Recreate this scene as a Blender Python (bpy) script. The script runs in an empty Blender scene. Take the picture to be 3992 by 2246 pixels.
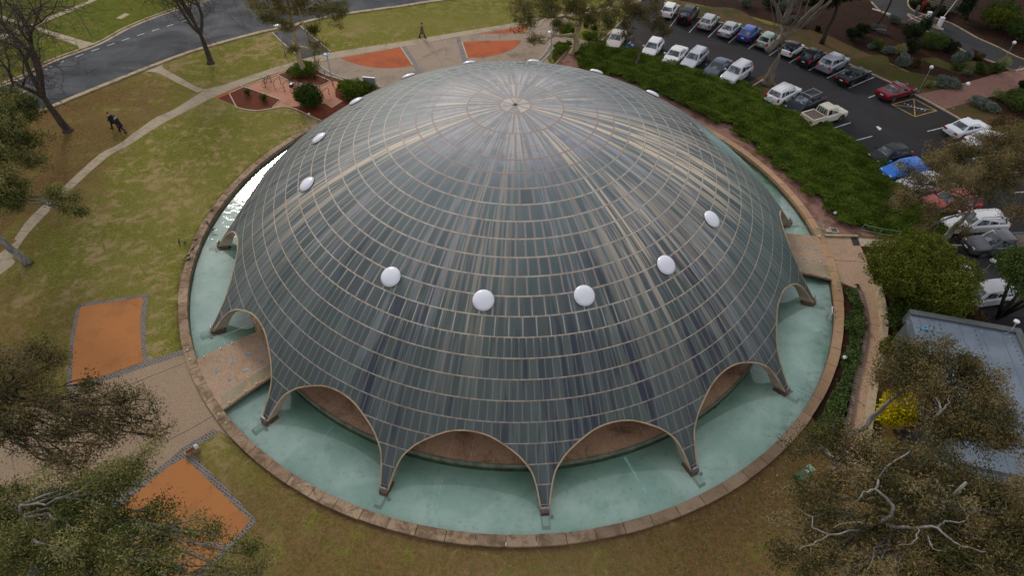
import bpy, bmesh, math, random
import numpy as np
from mathutils import Vector, Matrix, geometry
PI = math.pi
S = bpy.context.scene
COL = S.collection
random.seed(7)
RNG = np.random.default_rng(7)

# ------------------------------------------------------------------ camera
CX, CY, CZ = 0.075, -36.8496, 31.9455
YAW, PIT, ROL, FOC = -0.0014, 0.8037, 0.0195, 2370.8
FW = np.array([math.sin(YAW)*math.cos(PIT), math.cos(YAW)*math.cos(PIT), -math.sin(PIT)])
_r = np.array([math.cos(YAW), -math.sin(YAW), 0.0]); _u = np.cross(_r, FW)
RT = _r*math.cos(ROL)+_u*math.sin(ROL); UP = -_r*math.sin(ROL)+_u*math.cos(ROL)
cam_d = bpy.data.cameras.new('camera'); cam = bpy.data.objects.new('camera', cam_d); COL.objects.link(cam)
cam_d.sensor_width = 36; cam_d.lens = 36*FOC/3992; cam_d.clip_start = 0.5; cam_d.clip_end = 2000
cam.matrix_world = Matrix(((RT[0], UP[0], -FW[0], CX), (RT[1], UP[1], -FW[1], CY), (RT[2], UP[2], -FW[2], CZ), (0, 0, 0, 1)))
S.camera = cam
S.render.resolution_x = 1024; S.render.resolution_y = 577

# ------------------------------------------------------------------ node helpers
class NG:
    def __init__(s, name, tree=None):
        if tree is None:
            s.m = bpy.data.materials.new(name); s.m.use_nodes = True; tree = s.m.node_tree
        s.t = tree; s.t.nodes.clear(); s.k = {}
    def n(s, typ, **kw):
        nd = s.t.nodes.new(typ)
        for a, b in kw.items(): setattr(nd, a, b)
        return nd
    def put(s, sock, v):
        if v is None: return
        if hasattr(v, 'is_output') or isinstance(v, bpy.types.NodeSocket): s.t.links.new(v, sock)
        else:
            if isinstance(v, (tuple, list)) and len(v) == 3 and sock.type == 'RGBA': v = (*v, 1)
            sock.default_value = v
    def pos(s):
        if 'pos' not in s.k: s.k['pos'] = s.n('ShaderNodeNewGeometry').outputs['Position']
        return s.k['pos']
    def attr(s, nm, o='Fac'):
        return s.n('ShaderNodeAttribute', attribute_name=nm).outputs[o]
    def ma(s, op, a, b=None, c=None, clamp=False):
        nd = s.n('ShaderNodeMath', operation=op, use_clamp=clamp)
        s.put(nd.inputs[0], a); s.put(nd.inputs[1], b); s.put(nd.inputs[2], c)
        return nd.outputs[0]
    def sep(s, v):
        nd = s.n('ShaderNodeSeparateXYZ'); s.put(nd.inputs[0], v); return nd.outputs
    def comb(s, x, y, z=0.0):
        nd = s.n('ShaderNodeCombineXYZ')
        for i, v in enumerate((x, y, z)): s.put(nd.inputs[i], v)
        return nd.outputs[0]
    def scl(s, v, k):
        nd = s.n('ShaderNodeVectorMath', operation='MULTIPLY'); s.put(nd.inputs[0], v)
        nd.inputs[1].default_value = k if isinstance(k, (tuple, list)) else (k, k, k); return nd.outputs[0]
    def noise(s, scale, detail=3.0, rough=0.55, vec=None, dist=0.0):
        nd = s.n('ShaderNodeTexNoise'); s.put(nd.inputs['Vector'], vec if vec is not None else s.pos())
        nd.inputs['Scale'].default_value = scale; nd.inputs['Detail'].default_value = detail
        nd.inputs['Roughness'].default_value = rough; nd.inputs['Distortion'].default_value = dist
        return nd.outputs['Fac']
    def vor(s, scale, vec=None, feature='F1', out='Distance'):
        nd = s.n('ShaderNodeTexVoronoi', feature=feature); s.put(nd.inputs['Vector'], vec if vec is not None else s.pos())
        nd.inputs['Scale'].default_value = scale; return nd.outputs[out]
    def mr(s, v, a, b, c=0.0, d=1.0, smooth=True):
        nd = s.n('ShaderNodeMapRange', interpolation_type='SMOOTHSTEP' if smooth else 'LINEAR')
        s.put(nd.inputs[0], v)
        for i, x in enumerate((a, b, c, d)): nd.inputs[i+1].default_value = x
        return nd.outputs[0]
    def mix(s, f, a, b, mode='MIX'):
        nd = s.n('ShaderNodeMix', data_type='RGBA', blend_type=mode)
        s.put(nd.inputs[0], f); s.put(nd.inputs[6], a); s.put(nd.inputs[7], b)
        return nd.outputs[2]
    def ramp(s, f, stops):
        nd = s.n('ShaderNodeValToRGB'); s.put(nd.inputs[0], f); e = nd.color_ramp.elements
        while len(e) < len(stops): e.new(0.5)
        for el, (p, c) in zip(e, stops): el.position = p; el.color = (*c, 1)
        return nd.outputs[0]
    def bump(s, h, strength=0.3, dist=0.05, nrm=None):
        nd = s.n('ShaderNodeBump'); s.put(nd.inputs['Height'], h); nd.inputs['Strength'].default_value = strength
        nd.inputs['Distance'].default_value = dist
        if nrm is not None: s.put(nd.inputs['Normal'], nrm)
        return nd.outputs[0]
    def pbr(s, col, rough=0.8, metal=0.0, spec=0.5, nrm=None, coat=0.0, **kw):
        nd = s.n('ShaderNodeBsdfPrincipled'); s.put(nd.inputs['Base Color'], col); s.put(nd.inputs['Roughness'], rough)
        s.put(nd.inputs['Metallic'], metal); s.put(nd.inputs['Specular IOR Level'], spec); s.put(nd.inputs['Normal'], nrm)
        nd.inputs['Coat Weight'].default_value = coat
        for a, b in kw.items(): s.put(nd.inputs[a.replace('_', ' ')], b)
        s.out(nd.outputs[0]); return s.m
    def out(s, sh):
        o = s.n('ShaderNodeOutputMaterial'); s.t.links.new(sh, o.inputs[0])

# ------------------------------------------------------------------ world, sun, exposure
SUN_EL, SUN_AZ = math.radians(29.5), math.radians(-25)      # azimuth from +y towards +x
W = bpy.data.worlds.new('World'); S.world = W; W.use_nodes = True
g = NG('', W.node_tree)
sky = g.n('ShaderNodeTexSky', sky_type='NISHITA'); sky.sun_disc = False
sky.sun_elevation = SUN_EL; sky.sun_rotation = SUN_AZ; sky.dust_density = 3.0; sky.air_density = 1.0
tc = g.n('ShaderNodeTexCoord').outputs['Generated']
cl = g.noise(1.6, 5, 0.6, vec=g.scl(tc, (1, 1, 2.2)))
# grey overcast with a brighter break low in the north-west
dx, dy, dz = g.sep(tc)[:3]
glow = g.ma('ADD', g.ma('MULTIPLY', dx, -0.40), g.ma('ADD', g.ma('MULTIPLY', dy, 0.79), g.ma('MULTIPLY', dz, 0.46)))
glow = g.mr(g.ma('ADD', glow, g.ma('MULTIPLY', cl, 0.05)), 0.965, 1.015, 0.0, 1.0)
cloud = g.mix(g.mr(cl, 0.35, 0.7), (6.2, 6.4, 6.9), (8.6, 8.7, 9.0))
cloud = g.mix(glow, cloud, (14.0, 13.8, 13.6))
skyc = g.mix(0.82, sky.outputs[0], cloud)
bg = g.n('ShaderNodeBackground'); g.put(bg.inputs[0], skyc); bg.inputs[1].default_value = 0.075
o = g.n('ShaderNodeOutputWorld'); g.t.links.new(bg.outputs[0], o.inputs[0])
sun_d = bpy.data.lights.new('sun', 'SUN'); sun_d.energy = 1.25; sun_d.angle = math.radians(11); sun_d.color = (1.0, 0.93, 0.84)
sun = bpy.data.objects.new('sun', sun_d); COL.objects.link(sun)
sd = Vector((math.sin(SUN_AZ)*math.cos(SUN_EL), math.cos(SUN_AZ)*math.cos(SUN_EL), math.sin(SUN_EL)))
sun.rotation_euler = sd.to_track_quat('Z', 'Y').to_euler(); sun.location = (-30, 40, 60)
S.view_settings.view_transform = 'Standard'; S.view_settings.look = 'None'; S.view_settings.gamma = 1
S.view_settings.exposure = 0.38

# ------------------------------------------------------------------ geometry helpers
GZ = 0.15                                   # ground level; pool water lies at z = 0
def ray(x, y):
    d = FW + RT*(x-1996)/FOC + UP*(1123-y)/FOC
    return d/np.linalg.norm(d)
def G(x, y, z=GZ):                          # point of the photograph -> point at height z in the place
    d = ray(x, y); t = (z-CZ)/d[2]
    return (CX+d[0]*t, CY+d[1]*t)
TO = {'A1': (0, 0), 'A2': (1000, 0), 'A3': (2000, 0), 'A4': (2992, 0), 'B1': (0, 562), 'B2': (1000, 562), 'B3': (2000, 562), 'B4': (2992, 562),
      'C1': (0, 1124), 'C2': (1000, 1124), 'C3': (2000, 1124), 'C4': (2992, 1124), 'D1': (0, 1684), 'D2': (1000, 1684), 'D3': (2000, 1684), 'D4': (2992, 1684)}
def F(tile, *pts, z=GZ):                    # surveyed points, read off sheet by sheet
    ox, oy = TO[tile]
    return [G(ox+pts[i]/2.576, oy+pts[i+1]/2.576, z) for i in range(0, len(pts), 2)]
def E(*pts, z=GZ): return [G(3300+pts[i]/3.715, pts[i+1]/3.715, z) for i in range(0, len(pts), 2)]
def Z(*pts, z=GZ): return [G(980+pts[i]/5.795, 250+pts[i+1]/5.795, z) for i in range(0, len(pts), 2)]
def pol(r, az): return (r*math.sin(az), -r*math.cos(az))      # azimuth from -y towards +x
def arc(r, a0, a1, n=40): return [pol(r, a0+(a1-a0)*i/n) for i in range(n+1)]
def rad(deg): return math.radians(deg)
def parc(r, d0, d1, n=40): return [(r*math.cos(rad(d0+(d1-d0)*i/n)), r*math.sin(rad(d0+(d1-d0)*i/n))) for i in range(n+1)]
def cr(P, n=6, closed=False):
    P = [tuple(p) for p in P]; Q = []
    m = len(P)
    for i in range(m if closed else m-1):
        g4 = [P[(i+j) % m] if closed else P[min(max(i+j, 0), m-1)] for j in (-1, 0, 1, 2)]
        a, b, c, d = [np.array(x, float) for x in g4]
        for k in range(n):
            t = k/n
            Q.append(tuple(0.5*((2*b)+(c-a)*t+(2*a-5*b+4*c-d)*t*t+(3*b-a-3*c+d)*t**3)))
    if not closed: Q.append(P[-1])
    return Q

def link(name, me, parent=None, loc=None, rz=0):
    o = bpy.data.objects.new(name, me); COL.objects.link(o)
    if parent is not None: o.parent = parent
    if loc is not None: o.location = loc if len(loc) == 3 else (*loc, GZ)
    if rz: o.rotation_euler = (0, 0, rz)
    return o
def tag(o, label=None, cat=None, group=None, kind=None):
    if label: o['label'] = label
    if cat: o['category'] = cat
    if group: o['group'] = group
    if kind: o['kind'] = kind
    return o
def thing(name, label, cat, loc=(0, 0, 0), rz=0, group=None):
    return tag(link(name, None, None, loc, rz), label, cat, group)
class MB:
    def __init__(s): s.v = []; s.f = []; s.mi = []; s.a = []; s.uv = None
    def add(s, vs, fs, mi=0, a=0.0):
        o = len(s.v); s.v += [tuple(float(c) for c in v) for v in vs]
        for f in fs: s.f.append([o+i for i in f]); s.mi.append(mi); s.a.append(a)
    def box(s, x0, x1, y0, y1, z0, z1, M=None, mi=0, a=0.0, top=1.0, topy=None):
        cx, cy = (x0+x1)/2, (y0+y1)/2; ty = top if topy is None else topy
        vs = [(x, y, z0) for x, y in ((x0, y0), (x1, y0), (x1, y1), (x0, y1))]
        vs += [(cx+(x-cx)*top, cy+(y-cy)*ty, z1) for x, y in ((x0, y0), (x1, y0), (x1, y1), (x0, y1))]
        if M is not None: vs = [M @ Vector(v) for v in vs]
        s.add(vs, [(3, 2, 1, 0), (4, 5, 6, 7), (0, 1, 5, 4), (1, 2, 6, 5), (2, 3, 7, 6), (3, 0, 4, 7)], mi, a)
    def tube(s, P, R, k=6, mi=0, a=0.0, cap=True):
        P = [np.array(p, float) for p in P]; n = len(P)
        if not hasattr(R, '__len__'): R = [R]*n
        t = P[1]-P[0]; ref = np.array([0, 0, 1.0]) if abs(t[2]) < 0.9*np.linalg.norm(t) else np.array([1.0, 0, 0])
        vs = []; pv = None
        for i in range(n):
            t = P[min(i+1, n-1)]-P[max(i-1, 0)]; t = t/(np.linalg.norm(t)+1e-9)
            if pv is None: u = np.cross(t, ref)
            else: u = pv - t*np.dot(pv, t)
            u = u/(np.linalg.norm(u)+1e-9); pv = u; w = np.cross(t, u)
            for j in range(k):
                c = 2*PI*j/k; vs.append(P[i]+R[i]*(u*math.cos(c)+w*math.sin(c)))
        fs = [(i*k+j, i*k+(j+1) % k, (i+1)*k+(j+1) % k, (i+1)*k+j) for i in range(n-1) for j in range(k)]
        if cap: fs += [tuple(range(k))[::-1], tuple((n-1)*k+j for j in range(k))]
        s.add(vs, fs, mi, a)
    def lathe(s, prof, k=20, M=None, mi=0, sx=1.0, sy=1.0, a=0.0):
        vs = [(r*math.cos(2*PI*j/k)*sx, r*math.sin(2*PI*j/k)*sy, z) for r, z in prof for j in range(k)]
        if M is not None: vs = [M @ Vector(v) for v in vs]
        n = len(prof)
        fs = [(i*k+j, i*k+(j+1) % k, (i+1)*k+(j+1) % k, (i+1)*k+j) for i in range(n-1) for j in range(k)]
        s.add(vs, fs+[tuple(range(k))[::-1], tuple((n-1)*k+j for j in range(k))], mi, a)
    def poly(s, P, z, mi=0, a=0.0):
        tr = geometry.tessellate_polygon([[Vector((p[0], p[1], 0)) for p in P]])
        A = sum(P[i][0]*P[(i+1) % len(P)][1]-P[(i+1) % len(P)][0]*P[i][1] for i in range(len(P)))
        fs = []
        for t in tr:
            q = [P[i] for i in t]; c = (q[1][0]-q[0][0])*(q[2][1]-q[0][1])-(q[2][0]-q[0][0])*(q[1][1]-q[0][1])
            fs.append(t if c > 0 else t[::-1])
        s.add([(p[0], p[1], z) for p in P], fs, mi, a)
    def strip(s, P, w, z0, z1, closed=False, mi=0, a=0.0):      # raised kerb along a line
        P = [np.array(p[:2], float) for p in P]; n = len(P); L = []; R = []
        for i in range(n):
            if closed: t = P[(i+1) % n]-P[i-1]
            else: t = P[min(i+1, n-1)]-P[max(i-1, 0)]
            t = t/(np.linalg.norm(t)+1e-9); q = np.array([-t[1], t[0]])*w/2; L.append(P[i]+q); R.append(P[i]-q)
        vs = []
        for i in range(n): vs += [(*R[i], z0), (*R[i], z1), (*L[i], z1), (*L[i], z0)]
        fs = []
        for i in range(n if closed else n-1):
            j = (i+1) % n
            for c in range(3): fs.append((i*4+c, j*4+c, j*4+c+1, i*4+c+1))
        if not closed: fs += [(0, 1, 2, 3), (n*4-1, n*4-2, n*4-3, n*4-4)]
        s.add(vs, fs, mi, a)
    def me(s, name, mats, smooth=False, ang=None):
        m = bpy.data.meshes.new(name); m.from_pydata(s.v, [], s.f)
        for x in (mats if isinstance(mats, (list, tuple)) else [mats]): m.materials.append(x)
        m.polygons.foreach_set('material_index', s.mi)
        at = m.attributes.new('v', 'FLOAT', 'FACE'); at.data.foreach_set('value', np.array(s.a, np.float32))
        if smooth or ang:
            m.polygons.foreach_set('use_smooth', [True]*len(m.polygons))
            if ang: m.set_sharp_from_angle(angle=rad(ang))
        m.update(); return m
    def ob(s, name, mats, parent=None, smooth=False, ang=None, loc=None, rz=0):
        return link(name, s.me(name, mats, smooth, ang), parent, loc, rz)
def struct(o, nm=None): o['kind'] = 'structure'; return o
def sheet(name, P, lvl, mat, kind='structure', label=None, cat=None):
    b = MB(); b.poly(P, GZ+0.004*lvl); o = b.ob(name, mat)
    return tag(o, label, cat, None, kind)

def fastmesh(name, V, Q, val, mat, parent=None):       # many quads at once
    m = bpy.data.meshes.new(name); nq = len(Q)
    m.vertices.add(len(V)); m.vertices.foreach_set('co', np.asarray(V, np.float32).ravel())
    m.loops.add(nq*4); m.loops.foreach_set('vertex_index', np.asarray(Q, np.int32).ravel())
    m.polygons.add(nq); m.polygons.foreach_set('loop_start', np.arange(0, nq*4, 4, dtype=np.int32))
    try: m.polygons.foreach_set('loop_total', np.full(nq, 4, np.int32))
    except Exception: pass
    m.materials.append(mat)
    at = m.attributes.new('v', 'FLOAT', 'FACE'); at.data.foreach_set('value', np.asarray(val, np.float32))
    m.update(calc_edges=True); m.validate()
    return link(name, m, parent)
def leafquads(C, val, L, Wd, droop=0.0, up=0.0, dirs=None, jit=0.5):
    n = len(C)
    d = RNG.normal(size=(n, 3)) if dirs is None else dirs+RNG.normal(size=(n, 3))*jit
    d[:, 2] += up-droop; d /= np.linalg.norm(d, axis=1)[:, None]+1e-9
    w = np.cross(d, RNG.normal(size=(n, 3))); w /= np.linalg.norm(w, axis=1)[:, None]+1e-9
    l = (L*RNG.uniform(0.6, 1.3, n))[:, None]/2; ww = (Wd*RNG.uniform(0.7, 1.3, n))[:, None]/2
    V = np.stack([C-d*l, C+w*ww-d*l*0.1, C+d*l, C-w*ww-d*l*0.1], 1).reshape(-1, 3)
    return V, np.arange(4*n).reshape(n, 4), val
# ------------------------------------------------------------------ materials
def grain(name, c1, c2, c3=None, sc=30.0, big=0.4, rough=0.9, bump=0.4, bd=0.02, spots=None):
    g = NG(name); f = g.noise(sc, 4, 0.7); b = g.noise(big, 4, 0.6)
    c = g.mix(g.mr(f, 0.35, 0.65), c1, c2)
    if c3: c = g.mix(g.mr(b, 0.45, 0.7), c, c3)
    if spots: c = g.mix(g.mr(g.noise(spots[0], 2, 0.5), spots[1], spots[1]+0.05), c, spots[2])
    return g.pbr(c, rough, nrm=g.bump(f, bump, bd), spec=0.08)
def plain(name, c, rough=0.6, metal=0.0, spec=0.5, coat=0.0, var=0.0):
    g = NG(name); col = c
    if var: col = g.mix(g.mr(g.noise(3.0, 5, 0.65), 0.3, 0.7), c, tuple(x*(1-var) for x in c))
    return g.pbr(col, rough, metal, spec, coat=coat)
M = {}
# lawn
g = NG('lawn'); x, y, z = g.sep(g.pos())[:3]
fine = g.noise(9.0, 6, 0.8); mid = g.noise(1.1, 6, 0.72, dist=0.6); big = g.noise(0.085, 5, 0.6, dist=0.4)
c = g.mix(g.mr(fine, 0.38, 0.62), (0.10, 0.11, 0.019), (0.23, 0.21, 0.05))
c = g.mix(g.ma('MULTIPLY', g.mr(g.ma('ADD', mid, g.ma('MULTIPLY', g.noise(0.22, 4, 0.6), 0.5)), 0.71, 0.9), 0.8), c, (0.36, 0.25, 0.135))
c = g.mix(g.ma('MULTIPLY', g.mr(g.noise(2.3, 5, 0.7), 0.6, 0.72), 0.7), c, (0.075, 0.12, 0.016))
# leaf-littered, worn zones near the gums and beside the path
d1 = g.mr(g.ma('ADD', g.ma('MULTIPLY', x, -1.0), g.ma('MULTIPLY', big, 22.0)), 43.5, 50.0)
d1 = g.ma('MULTIPLY', d1, g.mr(y, 30.0, 18.0))
d2 = g.ma('MULTIPLY', g.mr(g.ma('ADD', x, g.ma('MULTIPLY', big, 16.0)), 10.0, 17.0), g.mr(y, 6.0, 0.0))
d3 = g.ma('MULTIPLY', g.mr(g.ma('ADD', g.ma('MULTIPLY', x, -1.0), g.ma('MULTIPLY', big, 14.0)), 31.0, 38.0), g.mr(g.ma('ADD', y, g.ma('MULTIPLY', mid, 7.0)), -1.0, -8.0))
d4 = g.mr(g.ma('ADD', y, g.ma('MULTIPLY', mid, 5.0)), -15.5, -20.5, 0.0, 0.85)
worn = g.ma('MAXIMUM', g.ma('MAXIMUM', d1, d2), g.ma('MAXIMUM', g.ma('MULTIPLY', d3, 0.7), d4))
lit = g.mix(g.mr(g.noise(5.0, 6, 0.8), 0.42, 0.6), (0.19, 0.105, 0.045), (0.10, 0.08, 0.024))
lit = g.mix(g.mr(g.noise(16.0, 3, 0.6), 0.63, 0.68), lit, (0.3, 0.24, 0.19))
c = g.mix(g.ma('MULTIPLY', worn, g.mr(g.noise(0.55, 6, 0.7), 0.28, 0.5)), c, lit)
c = g.mix(g.ma('MULTIPLY', g.mr(big, 0.45, 0.7), 0.32), c, (0.27, 0.215, 0.085))
# bare soil collar along the pool coping
rr = g.ma('SQRT', g.ma('ADD', g.ma('MULTIPLY', x, x), g.ma('MULTIPLY', y, y)))
c = g.mix(g.ma('MULTIPLY', g.mr(g.ma('ADD', rr, g.ma('MULTIPLY', mid, 1.6)), 26.1, 25.3), 0.85), c, (0.095, 0.05, 0.03))
c = g.mix(g.mr(y, 32.0, 46.0), c, g.mix(g.mr(mid, 0.4, 0.6), (0.22, 0.19, 0.06), (0.14, 0.14, 0.032)))
c = g.mix(g.ma('MULTIPLY', g.mr(g.ma('SUBTRACT', y, g.ma('MULTIPLY', x, 0.65)), 55.0, 62.0), 0.8), c, g.mix(g.mr(mid, 0.4, 0.62), (0.065, 0.105, 0.014), (0.14, 0.13, 0.028)))
M['lawn'] = g.pbr(c, 1.0, spec=0.0, nrm=g.bump(g.ma('ADD', fine, mid), 0.7, 0.06))

M['soil'] = grain('garden_soil', (0.026, 0.011, 0.007), (0.048, 0.02, 0.012), (0.02, 0.014, 0.008), 14, 0.35, bump=0.7, bd=0.05, spots=(9.0, 0.68, (0.2, 0.15, 0.11)))
M['verge'] = grain('dry_verge', (0.085, 0.052, 0.024), (0.12, 0.08, 0.036), (0.05, 0.054, 0.015), 10, 0.28, bump=0.7, bd=0.05)
M['shadelawn'] = grain('garden_lawn', (0.045, 0.048, 0.012), (0.085, 0.08, 0.022), (0.07, 0.05, 0.02), 9, 0.5, bump=0.6, bd=0.05)  # darker copy of the lawn: corner shade painted into the colour
M['redmulch'] = grain('red_mulch', (0.12, 0.03, 0.014), (0.2, 0.055, 0.028), (0.1, 0.035, 0.02), 22, 0.6, bump=0.8, bd=0.04, spots=(7.0, 0.7, (0.25, 0.12, 0.08)))
M['barkmulch'] = grain('bark_mulch', (0.2, 0.1, 0.075), (0.33, 0.19, 0.155), (0.14, 0.07, 0.05), 20, 0.9, bump=0.8, bd=0.05, spots=(11.0, 0.66, (0.5, 0.38, 0.34)))
M['pinkgravel'] = grain('pink_gravel', (0.42, 0.19, 0.12), (0.58, 0.3, 0.2), (0.38, 0.19, 0.12), 26, 0.8, bump=0.5, spots=(12.0, 0.68, (0.62, 0.42, 0.32)))
M['orange'] = grain('orange_gravel', (0.36, 0.145, 0.05), (0.45, 0.19, 0.07), (0.29, 0.125, 0.05), 34, 0.35, bump=0.4, spots=(16.0, 0.72, (0.2, 0.08, 0.05)))
M['redgravel'] = grain('red_gravel', (0.36, 0.09, 0.036), (0.48, 0.135, 0.055), (0.31, 0.09, 0.042), 34, 0.5, bump=0.4)
def pebble(name, a, b, stain, s2=0.5):
    g = NG(name); f = g.vor(34.0, out='Color'); f = g.sep(f)[0]; bn = g.noise(0.5, 6, 0.65, dist=0.5)
    c = g.mix(g.mr(f, 0.1, 0.9), a, b); c = g.mix(g.ma('MULTIPLY', g.mr(bn, 0.45, 0.72), s2), c, stain)
    return g.pbr(c, 0.85, nrm=g.bump(g.ma('ADD', f, g.noise(60, 2)), 0.35, 0.015), spec=0.25)
M['pebble'] = pebble('pebble_concrete', (0.3, 0.19, 0.125), (0.5, 0.35, 0.24), (0.25, 0.15, 0.09))
M['plaza'] = pebble('plaza_concrete', (0.25, 0.185, 0.135), (0.36, 0.275, 0.205), (0.17, 0.12, 0.09), 0.8)
M['pebble2'] = pebble('forecourt_concrete', (0.25, 0.175, 0.115), (0.37, 0.265, 0.175), (0.24, 0.165, 0.11))
M['walk'] = pebble('walkway_pebble', (0.36, 0.2, 0.12), (0.54, 0.33, 0.21), (0.14, 0.065, 0.035), 0.95)
M['path'] = grain('path_concrete', (0.36, 0.29, 0.205), (0.43, 0.35, 0.25), (0.3, 0.235, 0.16), 40, 0.7, bump=0.2, bd=0.01)
M['kerb'] = grain('kerb_concrete', (0.38, 0.3, 0.2), (0.5, 0.4, 0.28), (0.25, 0.19, 0.12), 12, 1.2, bump=0.2, bd=0.01)
M['edging'] = plain('pale_edging', (0.5, 0.4, 0.3), 0.85, var=0.35)
def asphalt(name, a, b, patch):
    g = NG(name); f = g.noise(45, 3, 0.7); bn = g.noise(0.16, 6, 0.62, dist=1.2); ln = g.noise(0.6, 5, 0.7, dist=2.0)
    c = g.mix(g.mr(f, 0.3, 0.7), a, b); c = g.mix(g.mr(bn, 0.42, 0.66), c, patch)
    c = g.mix(g.ma('MULTIPLY', g.mr(ln, 0.6, 0.72), 0.5), c, tuple(t*1.7+0.012 for t in b))
    return g.pbr(c, g.mr(bn, 0.3, 0.7, 0.72, 0.9), nrm=g.bump(f, 0.3, 0.01), spec=0.22)
M['road'] = asphalt('road_asphalt', (0.022, 0.027, 0.036), (0.042, 0.049, 0.062), (0.026, 0.029, 0.036))
M['carpark'] = asphalt('carpark_asphalt', (0.015, 0.015, 0.019), (0.028, 0.027, 0.031), (0.024, 0.019, 0.018))
M['drive'] = asphalt('driveway_asphalt', (0.028, 0.029, 0.033), (0.045, 0.046, 0.052), (0.038, 0.032, 0.028))
M['lane'] = asphalt('lane_asphalt', (0.12, 0.115, 0.12), (0.18, 0.175, 0.18), (0.13, 0.12, 0.12))
M['paint'] = plain('road_paint', (0.62, 0.62, 0.64), 0.7, var=0.45)
M['yellow'] = plain('yellow_paint', (0.5, 0.3, 0.05), 0.7, var=0.5)
M['blue'] = plain('blue_paint', (0.02, 0.2, 0.72), 0.7, var=0.2)
# small stone setts and clay bricks
def setts(name, a, b, mortar, sx, sy, ang=0.0, mw=0.03, polar=False):
    g = NG(name); p = g.pos()
    if polar:
        x, y = g.sep(p)[:2]; r = g.ma('SQRT', g.ma('ADD', g.ma('MULTIPLY', x, x), g.ma('MULTIPLY', y, y)))
        p = g.comb(g.ma('MULTIPLY', g.ma('ARCTAN2', y, x), 25.0), r)
    else:
        m = g.n('ShaderNodeMapping'); g.put(m.inputs[0], p); m.inputs['Rotation'].default_value = (0, 0, ang); p = m.outputs[0]
    b_ = g.n('ShaderNodeTexBrick'); g.put(b_.inputs['Vector'], p); b_.inputs['Scale'].default_value = 1.0
    b_.inputs['Brick Width'].default_value = sx; b_.inputs['Row Height'].default_value = sy; b_.inputs['Mortar Size'].default_value = mw
    b_.inputs['Mortar Smooth'].default_value = 0.3; b_.inputs['Bias'].default_value = -0.1
    for i, cc in ((1, a), (2, b), (3, mortar)): b_.inputs[i].default_value = (*cc, 1)
    c = g.mix(g.ma('MULTIPLY', g.mr(g.noise(1.2, 5, 0.7), 0.5, 0.7), 0.5), b_.outputs[0], tuple(t*0.7 for t in a))
    return g.pbr(c, 0.85, nrm=g.bump(b_.outputs['Fac'], -0.5, 0.02), spec=0.3)
M['setts'] = setts('stone_setts', (0.085, 0.08, 0.085), (0.14, 0.13, 0.135), (0.27, 0.22, 0.155), 0.24, 0.15, 0.55, 0.022)
M['setts2'] = setts('grey_setts', (0.15, 0.14, 0.135), (0.2, 0.185, 0.175), (0.24, 0.2, 0.16), 0.3, 0.14, 0.25, 0.012)
M['brick'] = setts('brick_paving', (0.2, 0.095, 0.07), (0.28, 0.13, 0.1), (0.2, 0.13, 0.1), 0.23, 0.11, 0.5, 0.006)
M['brickkerb'] = setts('brick_kerb', (0.12, 0.085, 0.075), (0.19, 0.135, 0.115), (0.3, 0.25, 0.2), 0.24, 1.4, 0, 0.02, polar=True)

# coping stones
g = NG('coping_stone'); v = g.attr('v'); f = g.noise(24, 4, 0.7); st = g.noise(1.5, 6, 0.7, dist=0.5)
c = g.mix(g.mr(f, 0.3, 0.7), (0.31, 0.215, 0.135), (0.46, 0.34, 0.225))
c = g.mix(g.mr(v, 0.0, 1.0, 0.0, 0.55, False), c, (0.17, 0.1, 0.062))
x, y = g.sep(g.pos())[:2]
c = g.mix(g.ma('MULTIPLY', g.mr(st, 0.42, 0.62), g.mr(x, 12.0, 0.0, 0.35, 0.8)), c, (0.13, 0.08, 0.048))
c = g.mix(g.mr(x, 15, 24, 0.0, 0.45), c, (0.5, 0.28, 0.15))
c = g.mix(g.mr(g.noise(30, 2, 0.5), 0.66, 0.7), c, (0.07, 0.045, 0.03))
M['coping'] = g.pbr(c, 0.9, nrm=g.bump(f, 0.5, 0.02), spec=0.2)
g = NG('pool_wall'); c = g.mix(g.mr(g.noise(2.0, 5, 0.7), 0.35, 0.65), (0.09, 0.11, 0.065), (0.19, 0.19, 0.13))
M['poolwall'] = g.pbr(c, 0.8)
# pool floor: faded turquoise paint with algae, dome shade painted on the inner ring
g = NG('pool_floor'); x, y, z = g.sep(g.pos())[:3]
rr = g.ma('SQRT', g.ma('ADD', g.ma('MULTIPLY', x, x), g.ma('MULTIPLY', y, y)))
n1 = g.noise(0.35, 6, 0.6, dist=0.5); n2 = g.noise(1.6, 6, 0.7)
c = g.mix(g.mr(n1, 0.35, 0.68), (0.50, 0.70, 0.60), (0.78, 0.90, 0.82))
c = g.mix(g.ma('MULTIPLY', g.mr(n2, 0.5, 0.7), 0.6), c, (0.36, 0.56, 0.46))
c = g.mix(g.ma('MULTIPLY', g.mr(g.noise(2.8, 4, 0.6), 0.66, 0.76), 0.7), c, (0.24, 0.28, 0.07))
c = g.mix(g.mr(g.noise(11, 3, 0.6), 0.74, 0.78), c, (0.08, 0.12, 0.08))
c = g.mix(g.mr(rr, 22.6, 20.2, 0.0, 0.62), c, (0.08, 0.19, 0.13))  # inner ring darkened: shade below the dome painted into the floor colour
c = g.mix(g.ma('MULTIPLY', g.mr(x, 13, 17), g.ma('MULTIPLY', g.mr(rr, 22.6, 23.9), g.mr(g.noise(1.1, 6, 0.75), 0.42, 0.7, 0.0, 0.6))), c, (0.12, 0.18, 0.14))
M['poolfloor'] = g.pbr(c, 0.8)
M['poolfloor2'] = grain('wet_concrete', (0.42, 0.55, 0.47), (0.55, 0.66, 0.58), sc=14, bump=0.1)
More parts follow.
